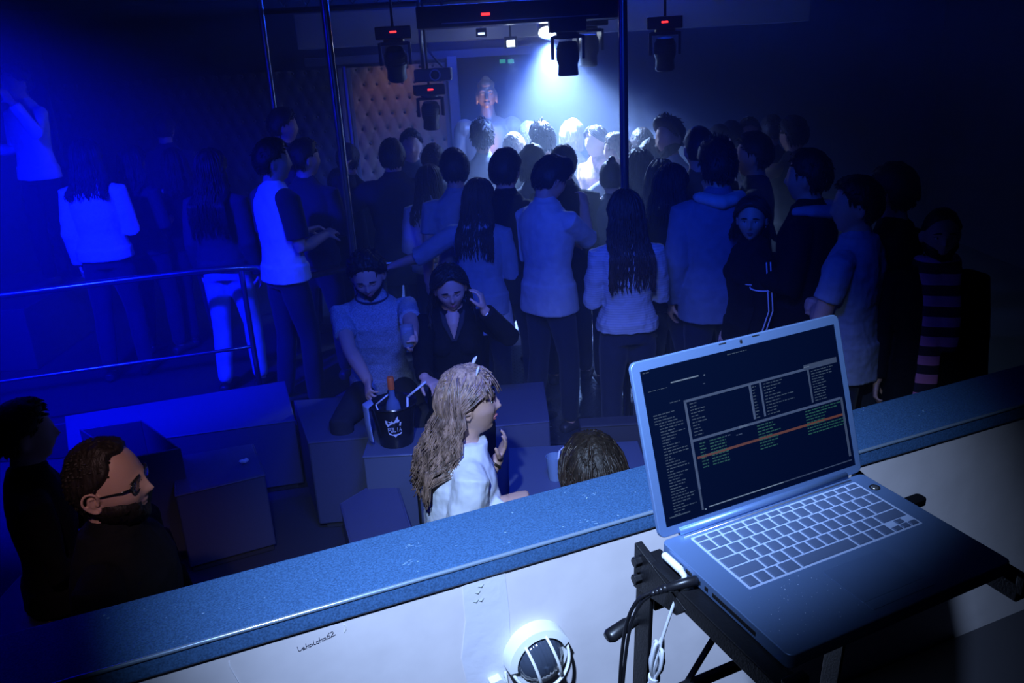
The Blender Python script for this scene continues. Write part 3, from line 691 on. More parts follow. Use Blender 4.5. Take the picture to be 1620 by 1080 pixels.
# ------------------------------------------------------------------ ceiling fixtures
def moving_head(label, x, y, z, rz=0, tilt=30, s=1.0, led=True, lensc=None, group='moving head lights hanging from the ceiling'):
    e = empty('moving_head_light', (x, y, z), rz, s); tag(e, label, 'stage light', group)
    MB().box((0, 0, 0), (.30, .22, .10)).build('base_box', M_blackp, e, bevel=.008)
    MB().cyl((0, 0, .05), (0, 0, (3.15-z)/s), .012, 10).build('drop_pipe', M_black, e)
    b = MB(); b.cyl((0, 0, -.05), (0, 0, -.075), .09, 24); b.bar((-.12, 0, -.085), (.12, 0, -.085), .07, .03)
    for sx in (-1, 1): b.bar((sx*.125, 0, -.075), (sx*.125, 0, -.26), .025, .09, up=(0, 1, 0))
    b.build('yoke', M_blackp, e, bevel=.004)
    R = Matrix.Rotation(rad(tilt), 4, 'X'); T = Matrix.Translation((0, 0, -.22)) @ R
    b = MB(); b.lathe([(0, .10), (.07, .10), (.09, .06), (.095, -.04), (.08, -.08), (.085, -.16), (.078, -.17), (.07, -.155), (0, -.155)], 24)
    for k in range(4): b.lathe([(.098, .05-.02*k), (.098, .042-.02*k), (.09, .042-.02*k), (.09, .05-.02*k)], 24)
    b.xf(T).build('lamp_head', M_blackp, e, sharp=35)
    MB().ell((0, 0, -.150), (.066, .066, .014), nu=20, nv=8).xf(T).build('lens', lensc or mat('dark_lens', (.02, .03, .06), .08, spec=.9), e)
    if led: MB().box((0, -.112, .005), (.055, .004, .014)).build('red_display', M_red, e, smooth=False)
    return e
p = aty(622, 52, 6.5); moving_head('moving head light with a red display, hanging alone left of the long black box', p.x, p.y, p.z, .1, 25, .85)
p = aty(679, 146, 7.2); moving_head('moving head light with a red display, hanging lowest beside the tan panel', p.x, p.y, p.z+.02, .2, 10, .8)
p = aty(897, 45, 7.0); moving_head('black moving head silhouetted right in front of the bright beam', p.x, p.y, p.z+.02, PI, 0, .95, led=False)
p = aty(930, 40, 7.7); moving_head('dark moving head partly behind the silhouetted one', p.x, p.y, p.z+.04, .4, 5, .95, led=False)
p = aty(1052, 36, 6.6); moving_head('moving head light with a red display, right of the tall pole', p.x, p.y, p.z, -.2, 10, .85)
M_beam = mat('bright_lens', (.8, .85, 1), .3, emit=(.62, .78, 1.0), estr=60)
sl = empty('beam_spotlight', (.47, 8.02, 2.62)); tag(sl, 'brightest spotlight, glaring blue-white over the dance floor', 'stage light')
TT = Matrix.Rotation(rad(-38), 4, 'X') @ Matrix.Rotation(rad(0), 4, 'Y')
MB().lathe([(0, .12), (.07, .12), (.09, .08), (.095, -.06), (.085, -.075), (.08, -.06), (0, -.06)], 24).xf(TT).build('lamp_head', M_blackp, sl, sharp=35)
MB().lathe([(0, -.066), (.078, -.064)], 24).xf(TT).build('lens', M_beam, sl)
MB().cyl((0, 0, .10), (0, 0, .55), .012, 10).build('drop_pipe', M_black, sl)
s2 = empty('beam_spotlight', (.14, 8.06, 2.50)); tag(s2, 'small square spotlight glaring left of the brightest spotlight', 'stage light')
MB().box((0, 0, 0), (.12, .10, .10)).build('lamp_head', M_blackp, s2, bevel=.01)
MB().box((0, -.052, -.01), (.07, .004, .055)).build('lens', mat('bright_lens_small', (.8, .85, 1), .3, emit=(.6, .75, 1.0), estr=12), s2, smooth=False)
MB().cyl((0, 0, .05), (0, 0, .66), .010, 10).build('drop_pipe', M_black, s2)
s3 = empty('beam_spotlight', (-.12, 8.3, 2.60)); tag(s3, 'faint small spotlight washing the pale soffit, leftmost of the lit lamps', 'stage light')
MB().box((0, 0, 0), (.10, .10, .08)).build('lamp_head', M_blackp, s3, bevel=.01)
MB().box((0, -.052, -.01), (.06, .004, .018)).build('lens', mat('faint_lens', (.8, .85, 1), .3, emit=(.5, .65, 1.0), estr=3), s3, smooth=False)
MB().cyl((0, 0, .04), (0, 0, .56), .010, 10).build('drop_pipe', M_black, s3)
point('soffit_glow', (-.12, 8.75, 2.62), (.45, .58, 1.0), 2.5, .05)
# long black box under the ceiling
bx = empty('screen_housing', (.20, 7.0, 2.62)); tag(bx, 'long black box hung under the ceiling with a small red light on its front', 'housing')
MB().box((0, .15, .085), (1.58, .45, .16)).build('box_body', M_blackp, bx, bevel=.01)
MB().box((0, -.078, .035), (1.2, .006, .008)).build('front_trim', M_steel, bx, smooth=False)
MB().box((-.26, -.078, .085), (.065, .006, .018)).build('red_display', M_red, bx, smooth=False)
for x in (-.6, .6): MB().cyl((x, .15, .16), (x, .15, .53), .012, 8).build('hanger', M_black, bx)
# video projector hanging by the column
pj = empty('video_projector', tuple(aty(686, 118, 7.3))); tag(pj, 'video projector hung upside down beside the tan panel, with a round lens ring', 'projector')
MB().box((0, 0, 0), (.30, .24, .10)).build('case', mat('projector_grey', (.10, .11, .14), .5), pj, bevel=.012)
MB().lathe([(.035, 0), (.035, .02), (.045, .02), (.045, 0)], 24).xf(Matrix.Translation((.02, -.12, 0)) @ RX).build('lens_ring', mat('lens_ring_grey', (.45, .5, .6), .3, .6), pj, sharp=40)
MB().lathe([(0, .012), (.034, .008)], 24).xf(Matrix.Translation((.02, -.12, 0)) @ RX).build('lens', MATS['dark_lens'], pj)
b = MB(); b.bar((-.08, 0, .05), (-.08, 0, .86), .03, .03, up=(0, 1, 0)); b.bar((.08, 0, .05), (-.08, 0, .25), .015, .015); b.build('ceiling_bracket', M_steel, pj)
for i_, xx in enumerate((.0, .14)):
    e = empty('exit_sign', tuple(aty(795+13*i_, 97, 10.684))); tag(e, ('left' if i_ == 0 else 'right')+' of two faint small green emergency lights high on the back wall', 'emergency light')
    MB().box((0, 0, 0), (.07, .03, .045)).build('case', mat('green_glow', (.02, .2, .12), .5, emit=(.05, .55, .40), estr=.7), e, bevel=.005)
# ceiling truss and cables over the box
tr = empty('ceiling_truss', (.4, 7.9, 2.86)); tag(tr, 'black lighting truss over the dance floor carrying the spotlights', 'truss')
b = MB()
for (y, z) in ((-.1, 0), (.1, 0), (0, .17)): b.tube([(-2.4, y, z), (2.4, y, z)], .018, 8)
for k in range(24):
    x = -2.4+.2*k; b.tube([(x, -.1, 0), (x+.1, 0, .17)], .007, 6); b.tube([(x+.1, 0, .17), (x+.2, .1, 0)], .007, 6); b.tube([(x, .1, 0), (x+.1, -.1, 0)], .007, 6)
b.build('truss_tubes', M_black, tr)
for x in (-1.8, 1.8): MB().cyl((x, 0, .17), (x, 0, .29), .012, 8).build('hanger', M_black, tr)

# ------------------------------------------------------------------ people
def G(u, v, u0, v0, su, sv): return math.exp(-((u-u0)/su)**2-((v-v0)/sv)**2)
def cm(pts, n=8):
    P = [Vector(p) for p in pts]; P = [P[0]*2-P[1]]+P+[P[-1]*2-P[-2]]; out = []
    for i in range(1, len(P)-2):
        for k in range(n):
            t = k/n; a, b, c, d = P[i-1:i+3]
            out.append(.5*((2*b)+(c-a)*t+(2*a-5*b+4*c-d)*t*t+(3*b-a-3*c+d)*t**3))
    return out+[P[-2]]
def skull(d, face=True):
    """point of the head surface for unit direction d (x right, y face, z up)"""
    x, y, z = d
    a, b, c = .079, .100, .124
    px = a*x; pz = c*z
    if y > 0:
        py = b*y**.78
    else: py = b*y
    if z < 0:
        px *= 1-.30*(-z)**1.6
        if y < 0: py *= 1-.42*min(1, -z*1.2)
    else: px *= 1+.03*z
    if face and y > 0:
        ax = abs(x)
        py += .009*G(x, z, 0, 0, .09, .16)+.021*G(x, z, 0, -.235, .14, .10)+.010*G(x, z, 0, -.12, .09, .12)
        py += .005*G(ax, z, .30, .17, .2, .06)+.003*G(x, z, 0, .17, .2, .1)
        py -= .011*G(ax, z, .34, .03, .15, .085)
        py += .005*G(ax, z, .50, -.25, .18, .15)
        py += .0075*G(x, z, 0, -.475, .19, .040)+.0075*G(x, z, 0, -.580, .15, .045)-.003*G(x, z, 0, -.528, .22, .018)
        py -= .004*G(x, z, 0, -.68, .2, .05)
        py += .014*G(x, z, 0, -.84, .26, .13)
        px += math.copysign(.004*G(ax, z, .75, -.2, .2, .15), x)
    return Vector((px, py, pz))
def smooth(a, b, x):
    t = max(0, min(1, (x-a)/(b-a))); return t*t*(3-2*t)
def head_mb(b, M, nu=40, nv=32, ears=True):
    rings = []
    for i in range(1, nv):
        th = PI*i/nv; rings.append([M @ skull((math.sin(th)*math.cos(2*PI*k/nu), math.sin(th)*math.sin(2*PI*k/nu), -math.cos(th))) for k in range(nu)])
    b.loft(rings, cap=True)
    if ears:
        for s in (-1, 1):
            if nu > 60:
                b2 = MB(); b2.ell((s*.084, -.008, -.010), (.006, .015, .027), Matrix.Rotation(rad(s*20), 3, 'Z'), 14, 12)
                b2.tube(cm([(s*.086, .010, -.002), (s*.089, .011, .016), (s*.093, -.001, .027), (s*.098, -.018, .022), (s*.101, -.026, .004), (s*.097, -.021, -.017), (s*.090, -.008, -.034), (s*.085, .004, -.036), (s*.084, .008, -.026)], 3), .0042, 8)
                b2.tube(cm([(s*.089, .002, .010), (s*.094, -.010, .010), (s*.094, -.013, -.006), (s*.088, -.006, -.020)], 3), .003, 7)
                b2.ell((s*.087, .007, -.010), (.005, .005, .008)); b2.xf(M); b.add(b2.v, b2.f); continue
            R = Matrix.Rotation(rad(-14), 3, 'X') @ Matrix.Rotation(rad(s*24), 3, 'Z')
            b2 = MB(); b2.ell((s*.083, -.006, -.012), (.009, .018, .033), R, 12, 10); b2.ell((s*.089, -.012, -.004), (.006, .015, .027), R, 10, 8)
            b2.xf(M); b.add(b2.v, b2.f)
def hair_mb(b, M, style, rng, nu=48, nv=36):
    """closed shell: outside the skull where hair grows, just inside it elsewhere"""
    T = {'short': .023, 'buzz': .012, 'quiff': .025, 'curly': .030, 'long': .019, 'fringe': .024, 'bun': .015, 'bob': .034, 'receding': .013}[style]
    seed = rng.uniform(0, 50); rings = []
    thr = {'receding': -.02, 'fringe': -.42, 'bob': -.30}.get(style, -.13)
    for i in range(1, nv):
        th = PI*i/nv; ring = []
        for k in range(nu):
            d = (math.sin(th)*math.cos(2*PI*k/nu), math.sin(th)*math.sin(2*PI*k/nu), -math.cos(th)); x, y, z = d
            g = .9*z-1.0*y-thr
            if style in ('receding',) and y > 0: g -= .35*max(0, .5-abs(abs(x)-.0))*0+.25*G(abs(x), z, .45, .7, .2, .3)
            if style not in ('long', 'bob'): g = min(g, (z+.52)*1.6)
            # ear gap
            g -= 1.1*G(y, z, -.02, -.16, .22, .24) if style not in ('long', 'bob') else 0
            s = smooth(0, .22, g)
            t = T*(1+.35*noise.noise(Vector((x*3+seed, y*3, z*3))))
            if style in ('quiff', 'fringe'): t += .026*G(z, y, .75, .45, .35, .5)
            if style in ('curly',): t += .012*noise.noise(Vector((x*9+seed, y*9, z*9)))
            t += .0035*noise.noise(Vector((x*22+seed, y*22, z*5)))*(1 if style != 'buzz' else .3)
            p = skull(d, False); n = Vector((x/.9, y, z)).normalized()
            ring.append(M @ (p+n*(t*s-.010*(1-s))))
        rings.append(ring)
    b.loft(rings, cap=True)
    if style == 'bun':
        for q in range(3): b.add(*(lambda e: (e.v, e.f))(MB().ell((rng.uniform(-.008, .008), -.035+rng.uniform(-.006, .006), .128+.012*q), (.034-.004*q, .034-.004*q, .022), nu=12, nv=8).xf(M)))
def beard_mb(M, T=.014, nu=44, nv=34):
    b = MB(); rings = []
    for i in range(1, nv):
        th = PI*i/nv; ring = []
        for k in range(nu):
            d = (math.sin(th)*math.cos(2*PI*k/nu), math.sin(th)*math.sin(2*PI*k/nu), -math.cos(th)); x, y, z = d
            g = -z-.36+.35*max(0, abs(x)-.35)+min(0, (y+.15))*3
            g = g-1.2*G(x, z, 0, -.53, .20, .07)
            s = smooth(0, .16, g); t = T*(1+.5*noise.noise(Vector((x*20, y*20, z*20))))
            p = skull(d); n = Vector((x, y, z)).normalized()
            ring.append(M @ (p+n*(t*s-.008*(1-s))))
        rings.append(ring)
    b.loft(rings, cap=True); return b
def hand_mb(b, wrist, d, n, left, curl=.5, L=1.0, spread=1.0):
    """palm, five jointed fingers; d: wrist to knuckles, n: palm normal (towards what it holds)"""
    d = Vector(d).normalized(); n = Vector(n); n = (n-d*n.dot(d)).normalized(); w = d.cross(n).normalized()
    if left: w = -w      # w points to the little finger side; thumb on -w
    W0 = Vector(wrist); s = L
    b.tube([W0-d*.02*s, W0+d*.02*s, W0+d*.055*s, W0+d*.088*s], [(.026*s, .020*s), (.034*s, .017*s), (.040*s, .015*s), (.039*s, .012*s)], 12, side=w)
    for i, (off, ln, r) in enumerate(((-.030, .070, .0088), (-.010, .079, .0090), (.0105, .073, .0086), (.029, .058, .0078))):
        base = W0+d*(.082-.004*abs(i-1))*s+w*off*s; a = 0; pts = [base-d*.02*s, base]; cur = curl*(1+.12*i)
        fan = (i-1.4)*.07*spread
        for seg, fr in enumerate((.44, .31, .25)):
            a += cur*(.75, 1.0, .7)[seg]
            dirv = (d*math.cos(a)+n*math.sin(a)+w*fan).normalized(); pts.append(pts[-1]+dirv*ln*fr*s)
        b.tube(pts, [r*s, r*s, r*.95*s, r*.88*s, r*.72*s], 8)
    tb = W0+d*.022*s-w*.026*s; t1 = tb+(d*.55-w*.75+n*.35).normalized()*.038*s; t2 = t1+(d*.85-w*.35+n*(.4+curl*.4)).normalized()*.032*s; t3 = t2+(d*.9-w*.0+n*(.5+curl*.5)).normalized()*.024*s
    b.tube([tb, t1, t2, t3], [.013*s, .0115*s, .0100*s, .0080*s], 8)
def ik(s, t, l1, l2, hint):
    s = Vector(s); t = Vector(t); d = t-s; L = d.length; L2 = min(L, (l1+l2)*.995)
    if L < 1e-6: L = 1e-6
    u = d/L; a = (l1*l1-l2*l2+L2*L2)/(2*L2); h = math.sqrt(max(0, l1*l1-a*a)); hv = Vector(hint); hv = hv-u*hv.dot(u)
    hv = hv.normalized() if hv.length > 1e-6 else u.orthogonal()
    e = s+u*a+hv*h; return e, s+u*L2
ARMS = {   # directions of upper arm and forearm for the right arm (x mirrored for the left)
 'down': ((.13, -.06, -1), (.05, .30, -1)), 'bent': ((.14, .05, -1), (-.45, 1, .15)), 'phone': ((.20, .25, -1), (-.35, .8, .75)),
 'up': ((.45, .5, .65), (.05, .15, 1)), 'half': ((.5, .5, -.35), (-.1, .5, 1)), 'cross': ((.22, .22, -1), (-1, .45, .05)), 'hip': ((.7, -.25, -1), (-.6, .35, -.4)),
 'pocket': ((.30, -.15, -1), (-.10, .30, -1)), 'side': ((1, .1, -.15), (1, .1, .05)), 'face': ((.35, .5, -.75), (-.25, .35, 1))}
SKIN = mat('skin', (.55, .34, .26), .5, nscale=60, nstr=.04, sss=.05)
# ---- strands of hair laid over the scalp and hanging
def strand_mb(b, p, n, length, r=.0028, wave=.010, freq=14, seed=1, spread=.05, fringe=0, backpull=0.):
    rng = random.Random(seed); HM = p['HM']; R3 = HM.to_3x3(); spine = p['spine']; pz = p['pz']; fit = p['fit']
    for i in range(n):
        while True:
            z = rng.uniform(-.15, 1); ph = rng.uniform(0, 2*PI); c = math.sqrt(1-z*z); d = Vector((c*math.cos(ph), c*math.sin(ph), z))
            if .9*d.z-d.y > -.12: break
        az_ = math.atan2(d.y, d.x); side = 1 if d.x > 0 else -1
        pts = []; el0 = math.asin(d.z); tgt = az_; fr = False
        if d.y > -.1:
            if fringe and d.y > .25 and rng.random() < fringe: fr = True
            else: tgt = (rng.uniform(-.6, -.22) if side > 0 else -PI-rng.uniform(-.6, -.22))
        if abs(tgt-az_) > PI: tgt += 2*PI if tgt < az_ else -2*PI
        lift = rng.uniform(.004, .020); el1 = .22 if fr else -.12
        for q in range(5):
            f = q/4; el = el0*(1-f)+el1*f; a = az_+(tgt-az_)*f
            dd = Vector((math.cos(el)*math.cos(a), math.cos(el)*math.sin(a), math.sin(el)))
            pts.append(HM @ (skull(dd, False)+dd*(.013+lift*(.5+.5*f))))
        if not fr:
            ln = length*rng.uniform(.74, 1.05)
            out = R3 @ Vector((math.cos(tgt), math.sin(tgt), 0)); out.z = 0; out.normalize()
            back = R3 @ Vector((0, -1, 0)); back.z = 0
            pv = pts[-1]; m = max(2, int(ln/.03)); w1 = rng.uniform(0, 6.3); w2 = rng.uniform(0, 6.3); jit = rng.uniform(0, .016)
            for q in range(1, m+1):
                f = q/m
                o = out*(spread*math.sin(f*PI/2)+wave*math.sin(freq*f*ln*6+w1))+Vector((-out.y, out.x, 0))*wave*math.sin(freq*f*ln*5+w2)+back*backpull*f
                v = pv+o+Vector((0, 0, -ln*f)); t = v.z-pz
                if 0 < t < .53:      # stay outside the shoulders and the back
                    w_ = 1-smooth(.45, .53, t); c_ = spine(t); bx_ = .17 if t < .44 else .10
                    if abs(v.x-c_.x) < bx_+.03:
                        if v.y < c_.y+.02: v.y = min(v.y, c_.y-(.108+fit)*w_-jit*w_-.005)
                        else: v.y = max(v.y, c_.y+(.100+fit)*w_+jit)
                pts.append(v)
        b.tube(pts, [r*.7]+[r*rng.uniform(.8, 1.2)*(1-.6*j/len(pts)) for j in range(1, len(pts))], 5, ends=False)
def strands(p, n, length, haircol, name='hair_strands', **kw):
    b = MB(); strand_mb(b, p, n, length, **kw); return b.build(name, M_hair[haircol], p['root'])
def tuft_mb(b, p, style, n, r):
    """short overlapping locks that follow the cap of short hair"""
    rng = p['rng']; HM = p['HM']; seed = rng.uniform(0, 50)
    L = {'short': .026, 'quiff': .034, 'curly': .026, 'fringe': .036, 'receding': .020}[style] if style in ('short', 'quiff', 'curly', 'fringe', 'receding') else .025
    T = {'short': .018, 'quiff': .021, 'curly': .026, 'fringe': .018, 'receding': .009}.get(style, .012)
    k = 0
    while k < n:
        z = rng.uniform(-.45, 1); ph = rng.uniform(0, 2*PI); c = math.sqrt(max(0, 1-z*z)); x, y = c*math.cos(ph), c*math.sin(ph)
        g = min(.9*z-y+(.30 if style == 'fringe' else 0.02 if style == 'receding' else .16), (z+.50)*1.6)-1.1*G(y, z, -.02, -.16, .22, .24)
        if style == 'receding' and y > 0: g -= .25*G(abs(x), z, .45, .7, .2, .3)
        k += 1
        if g < .05: continue
        d = Vector((x, y, z)); s_ = skull(d, False); nrm = Vector((x/.9, y, z)).normalized()
        if z > .35: fl = Vector((.25*math.sin(seed+x*4), 1 if style in ('fringe', 'quiff', 'short') else -1, .15)) if y > -.1 else Vector((.3*x, -1, -.3))
        else: fl = Vector((0, -.35, -1))
        if style == 'curly': fl = Vector((rng.uniform(-1, 1), rng.uniform(-1, 1), rng.uniform(-1, 1)))
        if style == 'quiff' and y > 0 and z > .3: fl = Vector((.2*math.sin(seed), .2, 1.4))
        fl = fl+Vector((rng.gauss(0, .25), rng.gauss(0, .25), rng.gauss(0, .25))); fl = fl-nrm*fl.dot(nrm)*.8
        if fl.length < .01: continue
        fl.normalize(); l_ = L*rng.uniform(.7, 1.2); t_ = T*min(1, g*3)
        if style in ('quiff', 'fringe'): t_ += .022*G(z, y, .75, .45, .35, .5)
        p0 = s_+nrm*(t_*.45); p1 = p0+fl*l_*.5+nrm*(t_*.55+.003); p2 = p0+fl*l_+nrm*(t_*.5+rng.uniform(-.002, .003) if style != 'quiff' else t_*.7+.004)
        b.tube([HM @ p0, HM @ p1, HM @ p2], [r*1.2, r*1.3, r*.25], 5, ends=False)

def person(label, top, S=1.75, floor=0., yaw=0., head=(0, 0, 0), lean=0, side=0, twist=0, arms=('down', 'down'), hands=None, curl=(.5, .5),
           hair='short', haircol='dark', longh=0, shirt=None, hem=-.06, sleeve='short', fit=.014, trousers='dark_jeans', seated=None, skin=None,
           vox=.011, beard=None, cat='person', extras=None, ztop=None, xy=None, pzh=None, Yd=None, legs=None, group=None, legspread=1, sheenhair=True, female=False, folds=.010, skirt=None, yoke=True):
    """top: pixel of the crown; head=(yaw, pitch down, roll) relative to the body"""
    rng = random.Random(sum(ord(c)*(i+1) for i, c in enumerate(label)))
    k = S/1.75; sk = skin or SKIN
    pz = pzh or (.95 if not seated else .54)
    # --- spine in body space, then the head
    def spine(t):
        n = 8; p = Vector((0, 0, pz)); 
        for i in range(n):
            f = (i+.5)/n*t/.54; a = rad(lean)*min(1, .35+f); sd = rad(side)*min(1, .35+f)
            p += Vector((math.sin(sd), math.sin(a), math.cos(a)*math.cos(sd))).normalized()*t/n
        return p
    def sdir(t):
        return (spine(t+.01)-spine(t-.01)).normalized() if t > .02 else Vector((math.sin(rad(side)*.35), math.sin(rad(lean)*.35), 1)).normalized()
    def srt(t):
        a = rad(twist)*max(0, min(1, t/.45)); r = Vector((math.cos(a), math.sin(a), 0)); u = sdir(t); return (r-u*r.dot(u)).normalized()
    nb = spine(.54); HR = Euler((rad(-head[1]), rad(head[2]), rad(head[0])), 'XYZ').to_matrix()
    HRz = Matrix.Rotation(rad(head[0]), 3, 'Z') @ Matrix.Rotation(rad(-head[1]), 3, 'X') @ Matrix.Rotation(rad(head[2]), 3, 'Y')
    hc = nb+(sdir(.54)*.5+HRz @ Vector((0, 0, .5))).normalized()*.112+HRz @ Vector((0, .018, .014))
    HM = Matrix.Translation(hc) @ HRz.to_4x4()
    crown = (HM @ Vector((0, -.01, .128)))
    # place the person so the crown meets the pixel
    cy, sy = math.cos(rad(yaw)), math.sin(rad(yaw))
    off = Vector((cy*crown.x-sy*crown.y, sy*crown.x+cy*crown.y, crown.z))*k
    if xy is None:
        if ztop is None: ztop = floor+off.z
        P = aty(top[0], top[1], Yd) if Yd else atz(top[0], top[1], ztop); base = Vector((P.x-off.x, P.y-off.y, floor))
    else: base = Vector((xy[0], xy[1], floor))
    root = empty('person', base, rad(yaw), k); tag(root, label, cat, group)
    def loc(Wp):    # world to body space
        v = (Vector(Wp)-base)/k; return Vector((cy*v.x+sy*v.y, -sy*v.x+cy*v.y, v.z))
    # --- body
    b = MB(); head_mb(b, HM, *((40, 32) if vox > .007 else (72, 60)))
    nk = [spine(.46), nb, hc+HRz @ Vector((0, -.012, -.085)), hc+HRz @ Vector((0, -.012, -.02))]
    nw = .050 if female else .058
    b.tube(nk, [nw+.016, nw+.004, nw, nw], 16)
    shw = .165 if female else .185
    secs = [(-.10, .150, .105, 0), (-.02, .165 if female else .155, .112, -.005), (.06, .150, .105, 0), (.15, .122 if female else .135, .092, .0), (.27, .138 if female else .155, .108, .005),
            (.38, .148 if female else .170, .108, .004), (.435, .142 if female else .160, .092, -.002), (.475, .108 if female else .122, .078, -.006), (.51, .078, .066, -.006), (.535, .062, .060, -.004)]
    if seated: secs = [(-.08, .160, .12, -.01)]+secs[1:]
    def torso(bb, infl, t0=-.2, t1=1, extra=None):
        rings = []; ss = [q for q in secs if t0 <= q[0] <= t1]
        if extra: ss = extra+ss
        for (t, rx, ry, oy) in ss:
            c = spine(t) if t > 0 else Vector((0, 0, pz+t)); u = sdir(t) if t > 0 else Vector((0, 0, 1)); r = srt(t); f = u.cross(r)
            c = c+f*oy; e = 2.4; ring = []
            for j in range(28):
                a = 2*PI*j/28; cx_, sx_ = math.cos(a), math.sin(a)
                ring.append(c+r*((rx+infl)*math.copysign(abs(cx_)**(2/e), cx_))+f*((ry+infl)*math.copysign(abs(sx_)**(2/e), sx_)))
            rings.append(ring)
        bb.loft(rings)
    torso(b, 0)
    if female:
        for s in (-1, 1): b.ell(spine(.33)+srt(.33)*s*.075+sdir(.33).cross(srt(.33))*.085, (.062, .055, .06))
    # arms
    A = []
    for i, s in ((0, -1), (1, 1)):       # left, right
        sh = spine(.440)+srt(.44)*s*shw; a = arms[i]
        if isinstance(a, str):
            du, df = [Vector((v[0]*s, v[1], v[2])).normalized() for v in ARMS[a]]
            el = sh+du*.285; wr_ = el+df*.25
        else:    # ('to', world point of the wrist, elbow hint in body space)
            el, wr_ = ik(sh, loc(a[1]), .285, .25, a[2])
        A.append((sh, el, wr_))
        m = .92 if female else 1.05
        b.tube([sh-srt(.46)*s*.05, sh, sh.lerp(el, .5), el, el.lerp(wr_, .35), wr_], [.045*m, .052*m, .043*m, .036*m, .039*m, (.027*m)], 14)
        fd = (wr_-el).normalized(); h = hands[i] if hands and hands[i] else None
        if h: hd, hn = Vector(h[0]), Vector(h[1])
        else:
            hd = fd; hn = Vector((-s, .15, 0)) if abs(fd.z) > .6 else Vector((-s*.5, 0, -1)) if fd.z < .3 else Vector((-s, 0, 0))
            if a == 'cross': hn = Vector((0, -1, 0))
        hand_mb(b, wr_, hd, hn, s < 0, curl[i], .94 if female else 1.0)
    # legs
    Lg = []
    for s in (-1, 1):
        hp = Vector((s*.080, 0, pz-.04))
        if seated:
            sp = seated.get('spread', .10); kn = Vector((s*(.09+sp), .42, .50+seated.get('kz', 0))); an = Vector((s*(.09+sp*.9), .42+seated.get('fy', .03), .09))
        elif legs: kn, an = [Vector((v[0]*s+v[3] if len(v) > 3 else v[0]*s, v[1], v[2])) for v in legs]
        else: kn = Vector((s*.105*legspread, .025+.03*s, .50)); an = Vector((s*.115*legspread, -.015+.05*s, .09))
        Lg.append((hp, kn, an))
        b.tube([hp, hp.lerp(kn, .3), hp.lerp(kn, .7), kn, kn.lerp(an, .3), kn.lerp(an, .75), an, an-Vector((0, 0, .06))], [.085, .083, .064, .052, .054, .040, .035, .038], 14)
        b.tube([an+Vector((0, -.045, -.055)), an+Vector((0, .03, -.045)), an+Vector((s*.01, .12, -.062)), an+Vector((s*.012, .17, -.07))], [(.03, .03), (.036, .034), (.042, .022), (.030, .014)], 12, side=(1, 0, 0))
    bo = b.build('body', sk, root, vox=vox, sm=2 if vox > .007 else 1)
    # --- shoes
    for i, (hp, kn, an) in enumerate(Lg):
        s = -1 if i == 0 else 1; sb = MB()
        sb.tube([an+Vector((0, -.055, -.05)), an+Vector((0, .02, -.04)), an+Vector((s*.01, .12, -.058)), an+Vector((s*.012, .185, -.066))], [(.040, .040), (.045, .044), (.050, .032), (.038, .022)], 14, side=(1, 0, 0))
        sb.build('shoe', mat('dark_shoe', (.03, .03, .035), .5), root, vox=.012, sm=1)
    # --- trousers
    if trousers:
        tb = MB(); torso(tb, .005, -.15, .09)
        for (hp, kn, an) in Lg:
            tb.tube([hp, hp.lerp(kn, .3), hp.lerp(kn, .7), kn, kn.lerp(an, .4), an+Vector((0, 0, .02))], [.088, .092, .076, .066, .065, .054], 16)
        tb.build('trousers', M_cl[trousers], root, vox=.013, sm=2, noise_=(.09, .006))
    # --- top
    if shirt:
        sb = MB(); drop = -hem
        ex = [(hem, .165+fit, .112, 0)] if hem < -.1 else None
        torso(sb, fit, max(hem, -.02), .6, None)
        if True:
            rr = []
            for zz in (.04, (hem+.04)/2, hem):
                c = Vector((0, 0, pz+zz)) if zz < 0 else spine(zz); g = fit+.004+.014*(.04-zz)/.2
                rr.append([c+Vector(((.158+g)*math.copysign(abs(math.cos(2*PI*j/28))**(.85), math.cos(2*PI*j/28)), (.115+g)*math.copysign(abs(math.sin(2*PI*j/28))**.85, math.sin(2*PI*j/28)), 0)) for j in range(28)])
            sb.loft(rr)
        if female:
            for s in (-1, 1): sb.ell(spine(.33)+srt(.33)*s*.072+sdir(.33).cross(srt(.33))*.088, (.068, .058, .066))
        for i, (sh, el, wr_) in enumerate(A):
            s = -1 if i == 0 else 1; sv = sleeve if isinstance(sleeve, str) else sleeve[i]
            r0 = .048+fit*.8
            if sv == 'short': sb.tube([sh-srt(.46)*s*.05, sh, sh.lerp(el, .35), sh.lerp(el, .62)], [.040+fit*.8, r0, .045+fit*.8, .045+fit*.9], 16, ends=False)
            elif sv == 'half': sb.tube([sh-srt(.46)*s*.05, sh, sh.lerp(el, .5), el, el.lerp(wr_, .18)], [.040+fit*.8, r0, .044+fit*.9, .041+fit*.9, .043+fit], 16, ends=False)
            elif sv == 'long': sb.tube([sh-srt(.46)*s*.05, sh, sh.lerp(el, .5), el, el.lerp(wr_, .5), el.lerp(wr_, .95)], [.040+fit*.8, r0, .044+fit*.9, .041+fit*.9, .037+fit*.8, .031+fit*.8], 16, ends=False)
        # yoke towards the neck
        if yoke: sb.tube([spine(.44), spine(.485), spine(.525)], [(.135+fit*.7, .080+fit), (.100+fit*.7, .072+fit*.8), (.072+fit*.5, .064+fit*.5)], 20, side=srt(.46))
        so = sb.build('shirt', M_cl[shirt], root, vox=max(vox*.85, .0065), sm=2, noise_=(.07, folds))
    # --- hair
    pd = dict(root=root, HM=HM, HR=HRz, spine=spine, srt=srt, sdir=sdir, A=A, L=Lg, loc=loc, k=k, base=base, body=bo, pz=pz, fit=fit, rng=rng)
